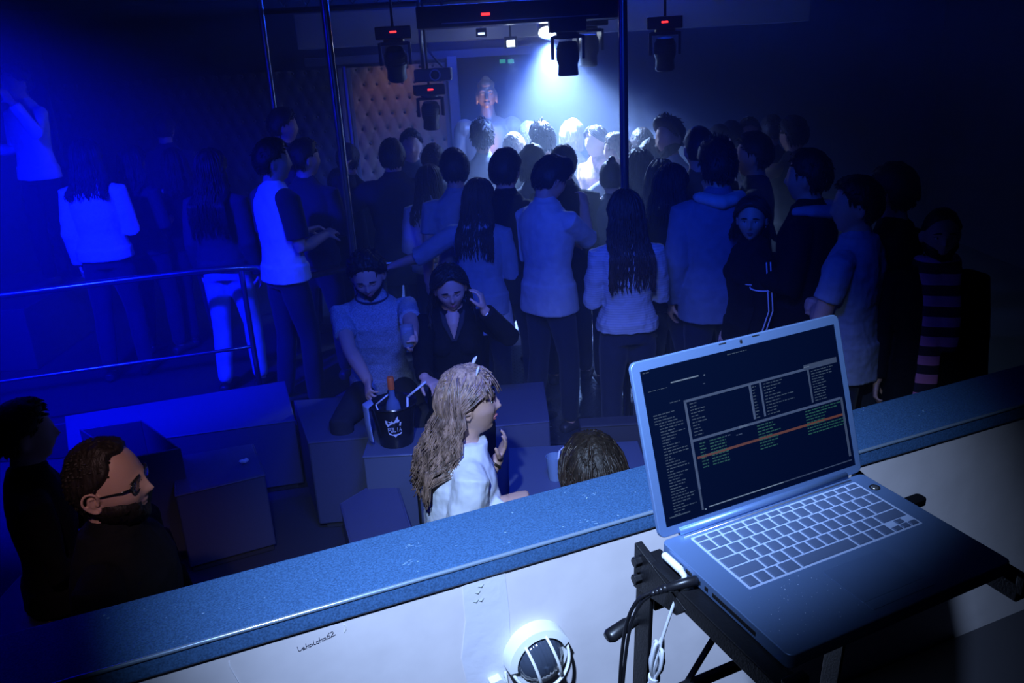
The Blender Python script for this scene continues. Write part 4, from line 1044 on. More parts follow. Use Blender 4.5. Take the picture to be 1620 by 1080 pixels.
    if hair:
        hb = MB(); hair_mb(hb, HM, hair, rng, *((40, 28) if vox > .007 else (80, 56)))
        near = vox < .0125
        if longh: strand_mb(hb, pd, 260 if near else 130, longh, r=.0050 if near else .0075, wave=.006, spread=.03, seed=int(rng.uniform(0, 999)))
        elif hair not in ('buzz', 'bun', 'bob'): tuft_mb(hb, pd, hair, 520 if near else 220, .0030 if near else .0045)
        elif hair == 'bob': strand_mb(hb, pd, 200, .10, r=.006, wave=.003, spread=.0, seed=int(rng.uniform(0, 999)))
        hb.build('hair', M_hair[haircol], root)
    if beard: beard_mb(HM, beard).build('beard', M_hair[haircol], root, vox=0)
    return pd
def eyes(p, look=(0, 0), closed=False, brow='dark'):
    HM = p['HM']; root = p['root']
    for s in (-1, 1):
        c = Vector((s*.0315, .0785, .004))
        if not closed:
            e = MB().ell(c, (.0125, .0125, .0115), nu=16, nv=12).xf(HM).build('eye', mat('eye_white', (.7, .7, .72), .2), root)
            d = Vector((look[0]*.5+0*s, 1, look[1]*.5)).normalized(); MB().ell(c+d*.0098, (.0052, .004, .0052), nu=12, nv=8).xf(HM).build('iris', mat('iris_dark', (.03, .02, .015), .1), e)
        lb = MB(); lb.tube([c+Vector((-.015*s, .008, -.004 if closed else .006)), c+Vector((0, .0135, -.0065 if closed else .0085)), c+Vector((.015*s, .006, -.004 if closed else .005))], [.001, .0018, .001], 6)
        lb.xf(HM).build('eyelashes', M_hair['dark'], root)
        eb = MB(); eb.tube([c+Vector((-.014*s, .024, .0245)), c+Vector((.002*s, .0225, .0255)), c+Vector((.021*s, .011, .019))], [(.0035, .002), (.0038, .0025), (.0015, .0015)], 8, side=(0, 0, 1))
        eb.xf(HM).build('eyebrow', M_hair[brow], root)
def lips(p, open_=0, col=(.42, .14, .14)):
    HM = p['HM']; b = MB()
    for zz, ss in ((-.475-.0, 1), (-.575-open_, 1)):
        pts = []
        for u in (-.26, -.17, -.08, 0, .08, .17, .26):
            z = zz+(.05*(abs(u)/.26)**1.5)*(-1 if zz > -.5 else 1); y_ = math.sqrt(max(0, 1-u*u-z*z)); q = skull((u, y_, z)); pts.append(q+Vector((0, .0005, 0)))
        b.tube(pts, [.001, .0032, .0042, .0038, .0042, .0032, .001], 8)
    b.xf(HM).build('lips', mat('lips', col, .4), p['root'])
M_hair = {}
for n_, c in (('dark', (.018, .013, .011)), ('brown', (.05, .028, .018)), ('blond', (.34, .22, .13)), ('light', (.45, .36, .25))):
    M_hair[n_] = mat('hair_'+n_, c, .50, nscale=90, nstr=.5, stretch=(1, 1, .12), cvar=.35, spec=.35)
M_cl = {}
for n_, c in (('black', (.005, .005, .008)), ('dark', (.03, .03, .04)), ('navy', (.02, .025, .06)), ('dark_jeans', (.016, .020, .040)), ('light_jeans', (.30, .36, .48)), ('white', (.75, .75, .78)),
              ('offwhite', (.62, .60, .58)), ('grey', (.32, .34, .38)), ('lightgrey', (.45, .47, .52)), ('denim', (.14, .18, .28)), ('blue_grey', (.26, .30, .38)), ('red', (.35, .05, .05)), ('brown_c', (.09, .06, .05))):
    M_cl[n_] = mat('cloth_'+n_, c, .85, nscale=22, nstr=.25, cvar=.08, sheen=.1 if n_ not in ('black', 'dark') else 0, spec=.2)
M_cl['heather'] = mat('cloth_heather', (.30, .33, .38), .9, nscale=160, nstr=.2, cvar=.35)
M_cl['white_jacket'] = mat('cloth_white_jacket', (.72, .76, .82), .75, nscale=18, nstr=.25)
M_cl['knit'] = stripes('cloth_ribbed_knit', (.38, .40, .45), (.30, .32, .37), 22, 'Z', .5)
M_cl['scarf'] = stripes('cloth_striped_scarf', (.03, .02, .04), (.85, .30, .50), 3.2, 'Z', .5)  # pink made stronger to carry the pinkish light falling on the scarf
M_cl['lace'] = mat('cloth_lace', (.78, .78, .82), .8, nscale=120, nstr=.5, cvar=.1)
M_cl['colourful'] = mat('cloth_colourful', (.6, .35, .30), .8, nscale=14, nstr=.1, cvar=.6)

PODZ = 2.534-1.78
struct(MB().box((-4.5, 7.0, .25+(PODZ-.25)/2), (1.5, 1.3, PODZ-.25)).build('floor_podium', M_dark, bevel=.01))
# ---- crowd on the dance floor, seen from behind; (label, top pixel, stature, floor, yaw, options)
CROWD = [
 # left, on the raised floor
 ('person in a bright blue-lit white shirt standing highest at the far left edge', (22, 108), 1.78, PODZ, 150, dict(shirt='white', sleeve='long', arms=('half', 'bent'), hair='short', hem=-.06, trousers='black', ztop=2.534, Yd=7.0)),
 ('person with dark hair in black, in front of the blue-lit white shirt at far left', (74, 222), 1.60, .25, 10, dict(shirt='black', sleeve='long')),
 ('woman with long black hair in a white lace blouse lit bright blue', (130, 222), 1.76, .25, 5, dict(shirt='lace', sleeve='long', hair='long', longh=.24, female=True, hem=-.04, arms=('down', 'bent'), trousers='dark_jeans', fit=.026)),
 ('dark-haired person in a dark top beside the woman in the lace blouse', (203, 232), 1.66, .25, -20, dict(shirt='dark', sleeve='half', arms=('down', 'bent'), hair='long', longh=.2, female=True)),
 ('woman in a black strappy top, faint behind the dark-haired jacket wearer', (272, 236), 1.60, .25, 30, dict(shirt='black', sleeve='none', female=True, hair='long', longh=.25)),
 ('faint tall person at the back left with a blue-lit shoulder', (255, 182), 1.80, .25, 0, dict(shirt='navy', sleeve='long')),
 ('woman with long dark hair in a dark jacket and pale blue jeans behind the rail', (328, 238), 1.68, .25, -8, dict(shirt='dark', sleeve='long', hair='long', longh=.42, female=True, trousers='light_jeans', fit=.032, arms=('down', 'down'), hem=-.02)),
 ('man in profile with short dark hair, standing farther back below the far steel pole', (442, 173), 1.85, .25, -60, dict(shirt='navy', sleeve='short', head=(-10, 0, 0))),
 ('man in a white t-shirt with dark short sleeves at the end of the raised floor', (424, 222), 1.80, .20, -50, dict(shirt='white', sleeve='none', arms=('bent', 'bent'), extras='raglan', head=(-20, 0, 0))),
 ('broad man in a dark shirt, shoulder edge lit, right of the white t-shirt man', (476, 222), 1.82, .10, -15, dict(shirt='navy', sleeve='half', arms=('down', 'bent'), head=(-40, 0, 0))),
 ('short person in dark clothes half hidden by the left steel pole', (534, 268), 1.60, 0, -30, dict(shirt='black', sleeve='long')),
 ('person raising a hand beside the left steel pole', (548, 230), 1.76, 0, 0, dict(shirt='black', sleeve='long', arms=('down', 'half'))),
 ('person in a big dark coat, hands up, left of the man with a phone', (618, 222), 1.80, 0, 10, dict(shirt='dark', sleeve='long', fit=.045, arms=('half', 'phone'), hem=-.25)),
 ('man facing the camera with a lit face holding a phone up', (648, 206), 1.80, 0, 190, dict(shirt='dark', sleeve='long', arms=('face', 'face'), extras='phone')),
 ('small dark head right of the phone holder', (684, 230), 1.72, 0, 0, dict(shirt='navy', sleeve='short')),
 ('woman with straight dark hair in a pale blue top, left of the grey-blue sweater woman', (677, 262), 1.62, 0, -12, dict(shirt='lightgrey', sleeve='half', hair='long', longh=.30, female=True, hem=-.05, fit=.03, arms=('down', 'bent'))),
 ('man with short hair in a dark top, behind the pale blue top', (717, 238), 1.78, 0, 10, dict(shirt='blue_grey', sleeve='short')),
 ('man with tall brushed-up hair, dark outline against the golden statue', (762, 194), 1.82, 0, 5, dict(shirt='blue_grey', sleeve='short', hair='quiff')),
 ('man with smooth dark hair in a dark jacket in the centre of the crowd', (797, 238), 1.80, 0, -25, dict(shirt='black', sleeve='long', fit=.03, arms=('bent', 'bent'), hair='short', hem=-.14)),
 ('woman with round dark bobbed hair, centre, behind the man in the dark jacket', (842, 233), 1.70, 0, 5, dict(shirt='navy', sleeve='short', hair='bob', female=True)),
 ('person with fair top hair glowing in the haze, left of the quiff', (812, 212), 1.72, 0, 0, dict(shirt='lightgrey', haircol='light')),
 ('distant person with haloed hair beneath the beam', (836, 194), 1.75, 0, 0, dict(shirt='lightgrey', haircol='light')),
 ('man with messy dark hair below the beam', (858, 198), 1.80, 0, 10, dict(shirt='dark', hair='quiff')),
 ('dark head and black top directly behind the man with the fringe', (890, 232), 1.74, 0, -10, dict(shirt='black', hem=-.2, sleeve='long', fit=.03)),
 ('man in a pale shirt looking down with his forearm raised, centre right', (878, 250), 1.78, 0, -50, dict(shirt='lightgrey', sleeve='half', hair='fringe', arms=('bent', ('to', tuple(aty(924, 325, 5.5)), (.5, -.2, -1))), head=(-10, 22, 0), fit=.022, hem=-.14)),
 ('blond-haired person in a white shirt glowing in the beam', (904, 193), 1.76, 0, -20, dict(shirt='white', sleeve='short', haircol='light', hair='bob')),
 ('person facing the camera in a colourful top, strongly lit beside the tall pole', (944, 200), 1.74, 0, 125, dict(shirt='colourful', sleeve='long', hair='long', haircol='brown', longh=.15, arms=('bent', 'bent'), trousers='white')),  # white trousers stand in for the bright strip of spotlit floor
 ('person with one lit hand raised behind the tall pole', (977, 212), 1.72, 0, 60, dict(shirt='lightgrey', sleeve='long', arms=('half', 'down'), haircol='light')),
 ('woman with a hair bun, left of the tall pole', (967, 256), 1.62, 0, 0, dict(shirt='navy', hair='bun', female=True, haircol='brown')),
 ('pale-haired head dimly lit in the smoke right of the tall pole', (1016, 205), 1.72, 0, 0, dict(shirt='grey', haircol='brown')),
 ('woman with a big dark mane just right of the tall pole', (1013, 237), 1.68, 0, 8, dict(shirt='dark', hair='long', longh=.28, female=True, sleeve='short')),
 ('woman with smooth dark hair behind the big mane', (1030, 225), 1.68, 0, -5, dict(shirt='dark', hair='bob', female=True)),
 ('woman with long dark hair in a patterned dark top, right of the big mane', (1046, 254), 1.66, 0, -10, dict(shirt='brown_c', hair='long', longh=.3, female=True)),
 ('bearded man facing left, dimly lit from the side in the smoke', (1060, 188), 1.86, 0, 130, dict(shirt='grey', sleeve='short', haircol='brown', hair='quiff', beard=.012)),
 ('broad-shouldered man with cropped hair in a dark t-shirt, behind the denim jacket', (1107, 201), 1.88, 0, 5, dict(shirt='dark', sleeve='short', hair='buzz')),
 ('person in black clapping with open hands, in front of the broad-shouldered man', (1060, 262), 1.70, 0, -40, dict(shirt='black', sleeve='none', arms=('phone', 'face'), hands=(None, ((.1, .1, 1), (-1, .3, 0))), curl=(.1, .1), female=True, hair='long', longh=.2)),
 ('man in a denim jacket with a pale hood collar, right of centre', (1137, 227), 1.84, 0, 0, dict(shirt='denim', sleeve='long', fit=.034, hair='quiff', arms=('down', 'bent'), hem=-.16, extras='hood')),
 ('distant small head right of the cropped-hair man', (1139, 200), 1.72, 0, 0, dict(shirt='dark')),
 ('dark head between the denim jacket and the right group', (1158, 194), 1.78, 0, 0, dict(shirt='dark')),
 ('man with a bright-edged cheek in dark clothes, behind the striped jacket woman', (1196, 212), 1.86, 0, 70, dict(shirt='navy', sleeve='long', arms=('face', 'bent'), extras='phone')),
 ('distant man with a dim face at the right back', (1185, 188), 1.80, 0, 170, dict(shirt='dark')),
 ('tall person raising lit hands at the right back', (1222, 184), 1.76, 0, 0, dict(shirt='black', sleeve='long', arms=('half', 'down'))),
 ('person clapping above head height at the far right back', (1258, 186), 1.84, 0, 30, dict(shirt='dark', sleeve='none', arms=('half', 'half'), curl=(.1, .1))),
 ('man with a pale blue collar under a dark vest, right', (1284, 240), 1.86, 0, 55, dict(shirt='black', sleeve='long', fit=.03, extras='hood_blue', arms=('bent', 'bent'), hem=-.12)),
 ('faint person in black at the right behind the crossed arms man', (1420, 262), 1.82, 0, 40, dict(shirt='black', sleeve='long')),
]
for lab, top, S_, fl_, yw, o in CROWD:
    o = dict(o); ex = o.pop('extras', None)
    S_ += .04 if fl_ == 0 and 570 < top[0] < 1150 else 0
    g = atz(top[0], top[1], fl_+S_)
    far = g.y > 6.2 or g.y < 0
    o.setdefault('shirt', 'dark'); o.setdefault('vox', .014 if far else .010); o.setdefault('sleeve', 'short')
    p = person(lab, top, S_, fl_, yw, **o)
    if ex in ('hood', 'hood_blue'):
        b = MB(); sp = p['spine']; c = sp(.50)
        b.tube([c+Vector((-.10, .045, .012)), c+Vector((-.105, -.045, .022)), c+Vector((-.05, -.098, .012)), c+Vector((0, -.112, .002)), c+Vector((.05, -.098, .012)), c+Vector((.105, -.045, .022)), c+Vector((.10, .045, .012))],
               [(.022, .03), (.03, .04), (.035, .05), (.04, .058), (.035, .05), (.03, .04), (.022, .03)], 12, side=(0, 0, 1))
        b.build('collar', M_cl['lightgrey' if ex == 'hood' else 'blue_grey'], p['root'], vox=.009, sm=2, noise_=(.07, .01))
    if ex == 'phone':
        wr_ = p['A'][0][2]; d = (wr_-p['A'][0][1]).normalized(); c = wr_+d*.095+Vector((.028, 0, .02)); yw_ = rad(yw); v = c*p['k']
        ph_ = empty('smartphone', p['base']+Vector((math.cos(yw_)*v.x-math.sin(yw_)*v.y, math.sin(yw_)*v.x+math.cos(yw_)*v.y, v.z)), yw_)
        tag(ph_, 'dark phone held up by '+('the man facing the camera' if 'facing the camera' in lab else 'the man with a bright-edged cheek, its screen pale'), 'phone')
        R_ = Matrix.Rotation(rad(-12), 3, 'X')
        MB().box((0, 0, 0), (.072, .009, .146), R_).build('phone_case', M_blackp, ph_, bevel=.002)
        MB().box(R_ @ Vector((0, -.005, 0)), (.064, .001, .134), R_).build('phone_screen', mat('lit_phone_screen', (.02, .02, .02), .2, emit=(.35, .5, .9), estr=.8), ph_, smooth=False)
    if ex == 'raglan':
        for i, (sh, el, wr_) in enumerate(p['A']):
            s = -1 if i == 0 else 1; b = MB(); b.tube([sh-Vector((s*.07, 0, -.03)), sh-Vector((s*.01, 0, -.008)), sh.lerp(el, .4), sh.lerp(el, .78)], [.060, .076, .072, .070], 16, ends=False)
            b.build('sleeve', M_cl['navy'], p['root'], vox=.009, sm=2)

# ---- nearer figures in the crowd
# woman in the grey-blue sweater leaning her arm on the rail
t_ = atz(614, 424, 1.10)
p = person('woman with long hair in a grey-blue sweater, her left arm stretched out to the rail', (755, 284), 1.68, 0, -10, female=True, hair='long', haircol='brown', longh=.36, shirt='blue_grey',
           sleeve=('half', 'long'), arms=(('to', (t_.x, t_.y, t_.z), (0, 0, -1)), 'bent'), fit=.026, hem=-.10, vox=.008, lean=6, head=(-15, 5, 0), trousers='dark_jeans')
b = MB(); rr = []
for zz, g in ((-.02, .03), (-.12, .040), (-.24, .055)):
    rr.append([Vector((0, 0, .95+zz+.02*math.sin(3*a)))+Vector(((.165+g)*math.cos(a), (.115+g)*math.sin(a), 0)) for a in [2*PI*j/32 for j in range(32)]])
b.loft(rr).build('white_shirt_hem', M_cl['offwhite'], p['root'], vox=.009, sm=2, noise_=(.07, .012))
# woman in the pale ribbed sweater behind the pole
p = person('woman with long dark hair in a pale ribbed sweater and jeans, behind the tall pole', (990, 303), 1.68, 0, 4, female=True, hair='long', haircol='brown', longh=.40, shirt='knit', sleeve='long', fit=.022,
           arms=('bent', 'bent'), hem=-.02, vox=.007, trousers='dark_jeans', folds=.022)
# woman in the striped jacket looking back at the camera
p = person('woman in a black jacket with white stripes looking over her shoulder at the camera', (1191, 312), 1.62, 0, 95, female=True, hair='long', haircol='brown', longh=.12, shirt='black', sleeve='long', fit=.022,
           arms=('down', 'down'), head=(62, 4, 0), vox=.006, hem=-.10, trousers='black')
eyes(p, look=(.1, .1)); lips(p)
M_ws = mat('white_stripe_fabric', (.72, .72, .78), .7)
for i, (sh, el, wr_) in enumerate(p['A']):
    s = -1 if i == 0 else 1; b = MB()
    for off in (-.012, .012):
        q = []
        for f in [j/8 for j in range(9)]:
            c = sh.lerp(el, min(1, f*2)) if f <= .5 else el.lerp(wr_, (f-.5)*2*.92); q.append(c+Vector((s*(.080-.022*f), off-.01, .012*(1-f))))
        b.tube(q, [(.0045, .003)]*9, 6, side=(0, 1, 0))
    c = sh.lerp(el, .55); b.tube([c+Vector((.075*math.cos(a), .075*math.sin(a), 0)) for a in [2*PI*j/20 for j in range(21)]], .005, 6)
    b.build('sleeve_stripes', M_ws, p['root'])
b = MB(); sp = p['spine']
for t0 in (-.095, .10, .30):
    c = sp(t0) if t0 > 0 else Vector((0, 0, .95+t0)); q = []
    w_ = .182 if t0 < 0 else (.15 if t0 < .2 else .168)
    for j in range(33):
        a = 2*PI*j/32; q.append(c+Vector((w_*math.copysign(abs(math.cos(a))**.85, math.cos(a)), (w_-.047)*math.copysign(abs(math.sin(a))**.85, math.sin(a)), 0)))
    b.tube(q, .004, 6)
b.build('body_stripes', M_ws, p['root'])
MB().ell(p['HM'] @ Vector((-.080, -.004, -.048)), (.004, .004, .004)).build('earring', mat('pearl', (.8, .8, .8), .2), p['root'])
# man with crossed arms
p = person('man in a grey-blue t-shirt standing with crossed arms at the right', (1362, 282), 1.80, 0, 48, shirt='blue_grey', sleeve='short', arms=('cross', 'cross'), hair='short', vox=.008, hem=-.14, head=(30, 0, 0), fit=.022, folds=.016, curl=(.9, .9))
# scarf man
p = person('bearded man in a pink and black striped scarf at the far right', (1492, 330), 1.66, 0, 165, shirt='black', sleeve='long', arms=('down', 'down'), hair='buzz', beard=.012, vox=.008, hem=-.2, fit=.022)
eyes(p); sp = p['spine']
b = MB(); c = sp(.53); b.tube([c+Vector((.085*math.cos(a), .075*math.sin(a)+.004, .012*math.sin(a*2))) for a in [2*PI*j/18 for j in range(19)]], [(.035, .028)]*19, 10, side=(0, 0, 1))
b.tube(cm([c+Vector((.05, .075, 0)), c+Vector((.03, .135, -.10)), c+Vector((.02, .165, -.25)), c+Vector((.03, .175, -.66))]), [(.055, .016)]*25, 12, side=(1, 0, 0))
b.tube(cm([c+Vector((-.05, .075, 0)), c+Vector((-.04, .135, -.10)), c+Vector((-.05, .165, -.22)), c+Vector((-.05, .170, -.40))]), [(.050, .016)]*25, 12, side=(1, 0, 0))
b.build('scarf', M_cl['scarf'], p['root'], vox=.008, sm=1, noise_=(.07, .008))

# ---- seated couple
p = person('man with a beard in a heather grey t-shirt sitting and looking down at his glass', (574, 404), 1.80, 0, 186, shirt='heather', sleeve='short', seated=dict(spread=.12, kz=.06), pzh=.62, ztop=1.43, lean=8, head=(-2, 24, 4), hair='curly', beard=.010,
           arms=(('to', tuple(atz(648, 592, 1.02)), (-1, -.3, -.6)), ('to', tuple(aty(598, 640, BY+.12)), (1, 0, -.2))), hands=(((-.3, .4, .4), (.9, .4, .3)), ((0, .9, -.5), (-.9, -.2, -.3))), curl=(.9, .6), vox=.0058, fit=.016, trousers='dark', hem=-.04, folds=.014)
eyes(p, closed=True); lips(p); man = p
b = MB(); sp = p['spine']; c = sp(.525); b.tube([c+p['srt'](.5)*.087*math.cos(a)+Vector((0, .080*math.sin(a), -.018*math.sin(a)-.004)) for a in [2*PI*j/24 for j in range(25)]], .006, 8)
b.build('neck_band', M_cl['navy'], p['root'])
# his glass
def to_world(p, v):
    cy, sy = math.cos(p['root'].rotation_euler.z), math.sin(p['root'].rotation_euler.z); v = Vector(v)*p['k']; return p['base']+Vector((cy*v.x-sy*v.y, sy*v.x+cy*v.y, v.z))
g = to_world(p, p['A'][0][2]+Vector((-.3, .4, .4)).normalized()*.075+Vector((.035, .016, .0)))
gl = empty('wine_glass', (g.x, g.y, g.z-.035)); tag(gl, 'small stemless glass with a shiny rim in the seated man\'s hand', 'glass')
MB().lathe([(0, 0), (.028, 0), (.037, .04), (.034, .105), (.032, .105), (.034, .04), (.025, .005), (0, .005)], 28).build('glass_wall', mat('clear_tumbler', (.55, .65, .85), .05, trans=.7, spec=.8), gl, sharp=60)
MB().lathe([(0, .006), (.026, .006), (.033, .045), (0, .045)], 24).build('drink', mat('dark_drink', (.12, .04, .06), .1), gl, sharp=60)
p = person('seated dark-haired woman in a black blouse touching her hair, a watch on her wrist', (705, 413), 1.72, 0, 182, female=True, shirt='black', sleeve=('long', 'long'), seated=dict(spread=.04, kz=.06), pzh=.62, ztop=1.40, lean=12, head=(6, 18, 6), hair='long', haircol='dark', longh=.20, yoke=False,
           arms=(('to', tuple(aty(766, 490, 4.18)), (-.9, .2, -.9)), ('to', tuple(aty(672, 600, 4.0)), (.6, 0, -1))), hands=(((.15, -.1, 1), (.9, -.2, 0)), ((-.5, .6, -.1), (-.2, .2, -1))), curl=(.55, .7), vox=.0058, fit=.018, trousers='black', hem=-.04)
eyes(p, closed=True); lips(p)
# bare v of the neckline, as the open blouse shows it
b = MB(); sp = p['spine']
for s in (-1, 1):
    b.tube([sp(.52)+Vector((s*.060, .050, .0)), sp(.46)+Vector((s*.045, .108, 0)), sp(.36)+Vector((s*.006, .150, 0))], [(.014, .006), (.018, .006), (.010, .005)], 8, side=(1, 0, 0))
b.build('lapel', M_cl['dark'], p['root'], vox=.005, sm=1)
b2 = MB(); b2.tube([sp(.51)+Vector((0, .060, 0)), sp(.45)+Vector((0, .098, 0)), sp(.37)+Vector((0, .126, 0))], [(.045, .02), (.034, .018), (.008, .014)], 12, side=(1, 0, 0)); b2.build('neckline_skin', SKIN, p['root'], vox=.005, sm=1)
el, wr_ = p['A'][0][1], p['A'][0][2]; d = (wr_-el).normalized(); c = wr_-d*.035; u = d.orthogonal().normalized(); v_ = d.cross(u)
wa = MB().tube([c+u*.031*math.cos(a)+v_*.031*math.sin(a) for a in [2*PI*j/20 for j in range(21)]], [(.008, .003)]*21, 8, side=d).build('wristwatch', mat('gold_metal', (.85, .62, .30), .25, .9), p['root'])
MB().ell(c+Vector((.0, .034, 0)), (.015, .006, .015)).build('watch_face', mat('watch_dial', (.8, .78, .7), .2), wa)

M_hair['blond_streaky'] = mat('hair_blond_streaky', (.22, .14, .10), .40, nscale=55, nstr=.3, stretch=(1, 1, .25), cvar=.65, spec=.7)
t1 = aty(788, 724, 2.98); t2 = aty(800, 792, 2.72)
p = person('blonde woman in a white jacket sitting in profile, one hand raised to her mouth', (728, 580), 1.70, 0, -76, female=True, seated=dict(spread=.03, kz=.05), pzh=.64, shirt='white_jacket', sleeve=('half', 'long'), fit=.026,
           head=(-12, -4, -4), lean=10, hair='short', haircol='blond', ztop=1.40, arms=(('to', tuple(t1), (.3, 0, -1)), ('to', tuple(t2), (.2, -.6, -.8))), hands=(((.25, .35, .9), (-.2, -.9, .1)), ((.2, 1, .1), (-.3, 0, -1))), curl=(.35, .75), vox=.0055, trousers='black', hem=-.04, folds=.016, yoke=False)
eyes(p); lips(p, .02, (.34, .15, .14)); bw = p
strands(p, 560, .30, 'blond_streaky', r=.0034, wave=.011, spread=.06, seed=4, fringe=.45, backpull=.05)
# white clip, strap, bracelet, collar
b = MB(); b.tube([p['HM'] @ Vector(q) for q in ((.055, .045, .115), (.060, .052, .135), (.064, .060, .150))], [(.004, .003), (.012, .004), (.003, .002)], 8)
b.tube([p['HM'] @ Vector(q) for q in ((-.02, .03, .135), (-.015, .045, .155), (.0, .055, .17))], [(.005, .004), (.013, .006), (.004, .002)], 8)
b.build('hair_bow', M_wp, p['root'])
sp = p['spine']
b = MB(); b.tube(cm([sp(.50)+Vector((-.10, -.06, .02)), sp(.42)+Vector((-.07, -.145, 0)), sp(.28)+Vector((.02, -.150, 0)), sp(.14)+Vector((.10, -.130, 0)), sp(.0)+Vector((.17, -.05, 0))]), [(.010, .004)]*33, 8)
b.build('bag_strap', M_cl['black'], p['root'])
el, wr_ = p['A'][0][1], p['A'][0][2]; d = (wr_-el).normalized(); u = d.orthogonal().normalized(); v_ = d.cross(u); c = wr_-d*.03
MB().tube([c+u*.029*math.cos(a)+v_*.029*math.sin(a) for a in [2*PI*j/20 for j in range(21)]], [(.006, .003)]*21, 8, side=d).build('bracelet', mat('dark_bracelet', (.05, .04, .03), .3, .5), p['root'])
# guest whose dark crown shows over the ledge
p = person('dark-haired guest facing away, only the top of the head showing over the ledge', (938, 677), 1.66, 0, 8, female=True, seated=dict(spread=.03, kz=.05), pzh=.66, shirt='black', sleeve='long', hair='short', haircol='dark', ztop=1.42, arms=('bent', 'bent'), vox=.009, trousers='black')
M_hair['dark_glossy'] = mat('hair_dark_glossy', (.022, .014, .011), .42, nscale=70, nstr=.3, stretch=(1, 1, .2), cvar=.5, spec=.35)
strands(p, 420, .26, 'dark_glossy', r=.0030, wave=.010, spread=.035, seed=9)
# bearded man with glasses right behind the ledge
p = person('man with glasses and a dark beard in profile, close behind the ledge at lower left', (142, 700), 1.72, 0, -84, seated=dict(spread=.02, kz=.1), pzh=.76, shirt='black', sleeve='long', hair='receding', haircol='dark', beard=.016, head=(-6, -2, 6), ztop=1.53, vox=.0036, fit=.024, arms=('down', 'down'), hem=-.1)
quadbox('stool', 'dark tall block the man with glasses sits on', 'stool', [(p['base'].x-.26, p['base'].y-.18), (p['base'].x+.16, p['base'].y-.18), (p['base'].x+.16, p['base'].y+.18), (p['base'].x-.26, p['base'].y+.18)], 0, .63)
eyes(p); HM = p['HM']; gp = p
gz = .004
gl = MB()
for s in (-1, 1):
    c = Vector((s*.033, .094, gz)); ring = []
    for j in range(25):
        a = 2*PI*j/24; ring.append(c+Vector((.024*math.copysign(abs(math.cos(a))**.8, math.cos(a)), -.004*abs(math.cos(a))*(1 if s*math.cos(a) > 0 else 0), .0175*math.copysign(abs(math.sin(a))**.8, math.sin(a)))))
    gl.tube(ring, .0024, 8)
    gl.tube([Vector((s*.057, .090, gz+.006)), Vector((s*.072, .070, gz+.006)), Vector((s*.081, .02, gz+.003)), Vector((s*.084, -.008, gz-.002)), Vector((s*.082, -.022, gz-.018))], [(.0032, .0018)]*5, 8, side=(0, 0, 1))
gl.tube([(-.010, .099, gz+.004), (0, .103, gz+.006), (.010, .099, gz+.004)], .002, 8)
gl.xf(HM); g_ = gl.build('glasses', mat('black_acetate', (.01, .01, .012), .15, spec=.8), p['root'])
for s in (-1, 1):
    MB().ell((s*.033, .094, gz), (.0225, .0012, .0165), nu=20, nv=10).xf(HM).build('lens', mat('spectacle_lens', (.9, .9, .95), .03, trans=.95), g_)
# dark seated figure at the far left edge with a gleaming glass
p = person('figure in black sitting in the dark at the left edge, beside the long bench', (22, 640), 1.70, 0, -60, seated=dict(spread=.08), shirt='black', sleeve='long', trousers='black', hair='short', arms=('bent', 'bent'), vox=.010)
quadbox('pouf', 'dark pouf under the figure in black at the left edge', 'pouf', [(p['base'].x-.28, p['base'].y-.26), (p['base'].x+.26, p['base'].y-.26), (p['base'].x+.26, p['base'].y+.2), (p['base'].x-.28, p['base'].y+.2)], 0, .44)

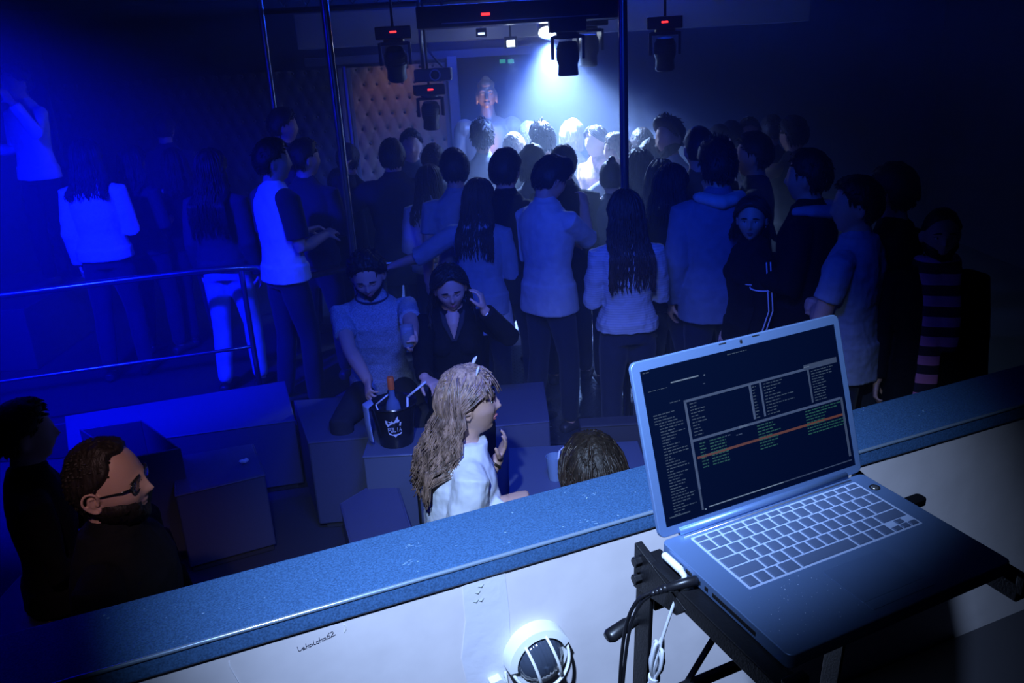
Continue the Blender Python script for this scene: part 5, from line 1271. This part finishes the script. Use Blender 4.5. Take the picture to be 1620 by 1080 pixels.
# ------------------------------------------------------------------ haze in the room
def volume(name, dens, col, aniso=0., nz=None, thr=(.45, .75), strength=1):
    m = bpy.data.materials.new(name); m.use_nodes = True; nt = m.node_tree
    for n in list(nt.nodes): nt.nodes.remove(n)
    o = nt.nodes.new('ShaderNodeOutputMaterial'); s = nt.nodes.new('ShaderNodeVolumeScatter')
    s.inputs['Color'].default_value = (*col, 1); s.inputs['Density'].default_value = dens; s.inputs['Anisotropy'].default_value = aniso
    nt.links.new(s.outputs[0], o.inputs['Volume'])
    return m
hz = MB().box((0, 6.9, 1.62), (9.6, 7.3, 3.0)).build('haze', volume('room_haze', HAZE, (.80, .88, 1.0), .35), smooth=False)
tag(hz, 'thin blue haze hanging over the whole dance floor', 'haze', kind='stuff')
b = MB().box((0, 0, .75), (1.1, .8, 1.7))
sv = volume('smoke', 1.0, (.9, .93, 1.0), .2); nt = sv.node_tree; N = nt.nodes; sc2 = [n for n in N if n.type == 'VOLUME_SCATTER'][0]
tc = N.new('ShaderNodeTexCoord'); mp = N.new('ShaderNodeMapping'); mp.inputs['Location'].default_value = (0, 0, -.62); mp.inputs['Scale'].default_value = (2.4, 3.2, 1.25)
mpn = mp
nt.links.new(tc.outputs['Object'], mp.inputs[0]); ln_ = N.new('ShaderNodeVectorMath'); ln_.operation = 'LENGTH'; nt.links.new(mp.outputs[0], ln_.inputs[0])
nz_ = N.new('ShaderNodeTexNoise'); nz_.inputs['Scale'].default_value = 3.2; nz_.inputs['Detail'].default_value = 3; nz_.inputs['Distortion'].default_value = .8; nt.links.new(tc.outputs['Object'], nz_.inputs['Vector'])
m1 = N.new('ShaderNodeMath'); m1.operation = 'MULTIPLY_ADD'; m1.inputs[1].default_value = 3.4; nt.links.new(nz_.outputs[0], m1.inputs[0])
m0 = N.new('ShaderNodeMath'); m0.operation = 'MULTIPLY_ADD'; m0.inputs[1].default_value = -1.5; m0.inputs[2].default_value = -.75; nt.links.new(ln_.outputs['Value'], m0.inputs[0]); nt.links.new(m0.outputs[0], m1.inputs[2])
m2 = N.new('ShaderNodeMath'); m2.operation = 'MAXIMUM'; m2.inputs[1].default_value = 0; nt.links.new(m1.outputs[0], m2.inputs[0])
m3 = N.new('ShaderNodeMath'); m3.operation = 'MULTIPLY'; m3.inputs[1].default_value = 2.2; nt.links.new(m2.outputs[0], m3.inputs[0]); nt.links.new(m3.outputs[0], sc2.inputs['Density'])
so = b.build('smoke_plume', sv, smooth=False); so.location = (1.30, 7.6, .95)
tag(so, 'puff of white smoke rising right of the tall pole', 'smoke', kind='stuff')
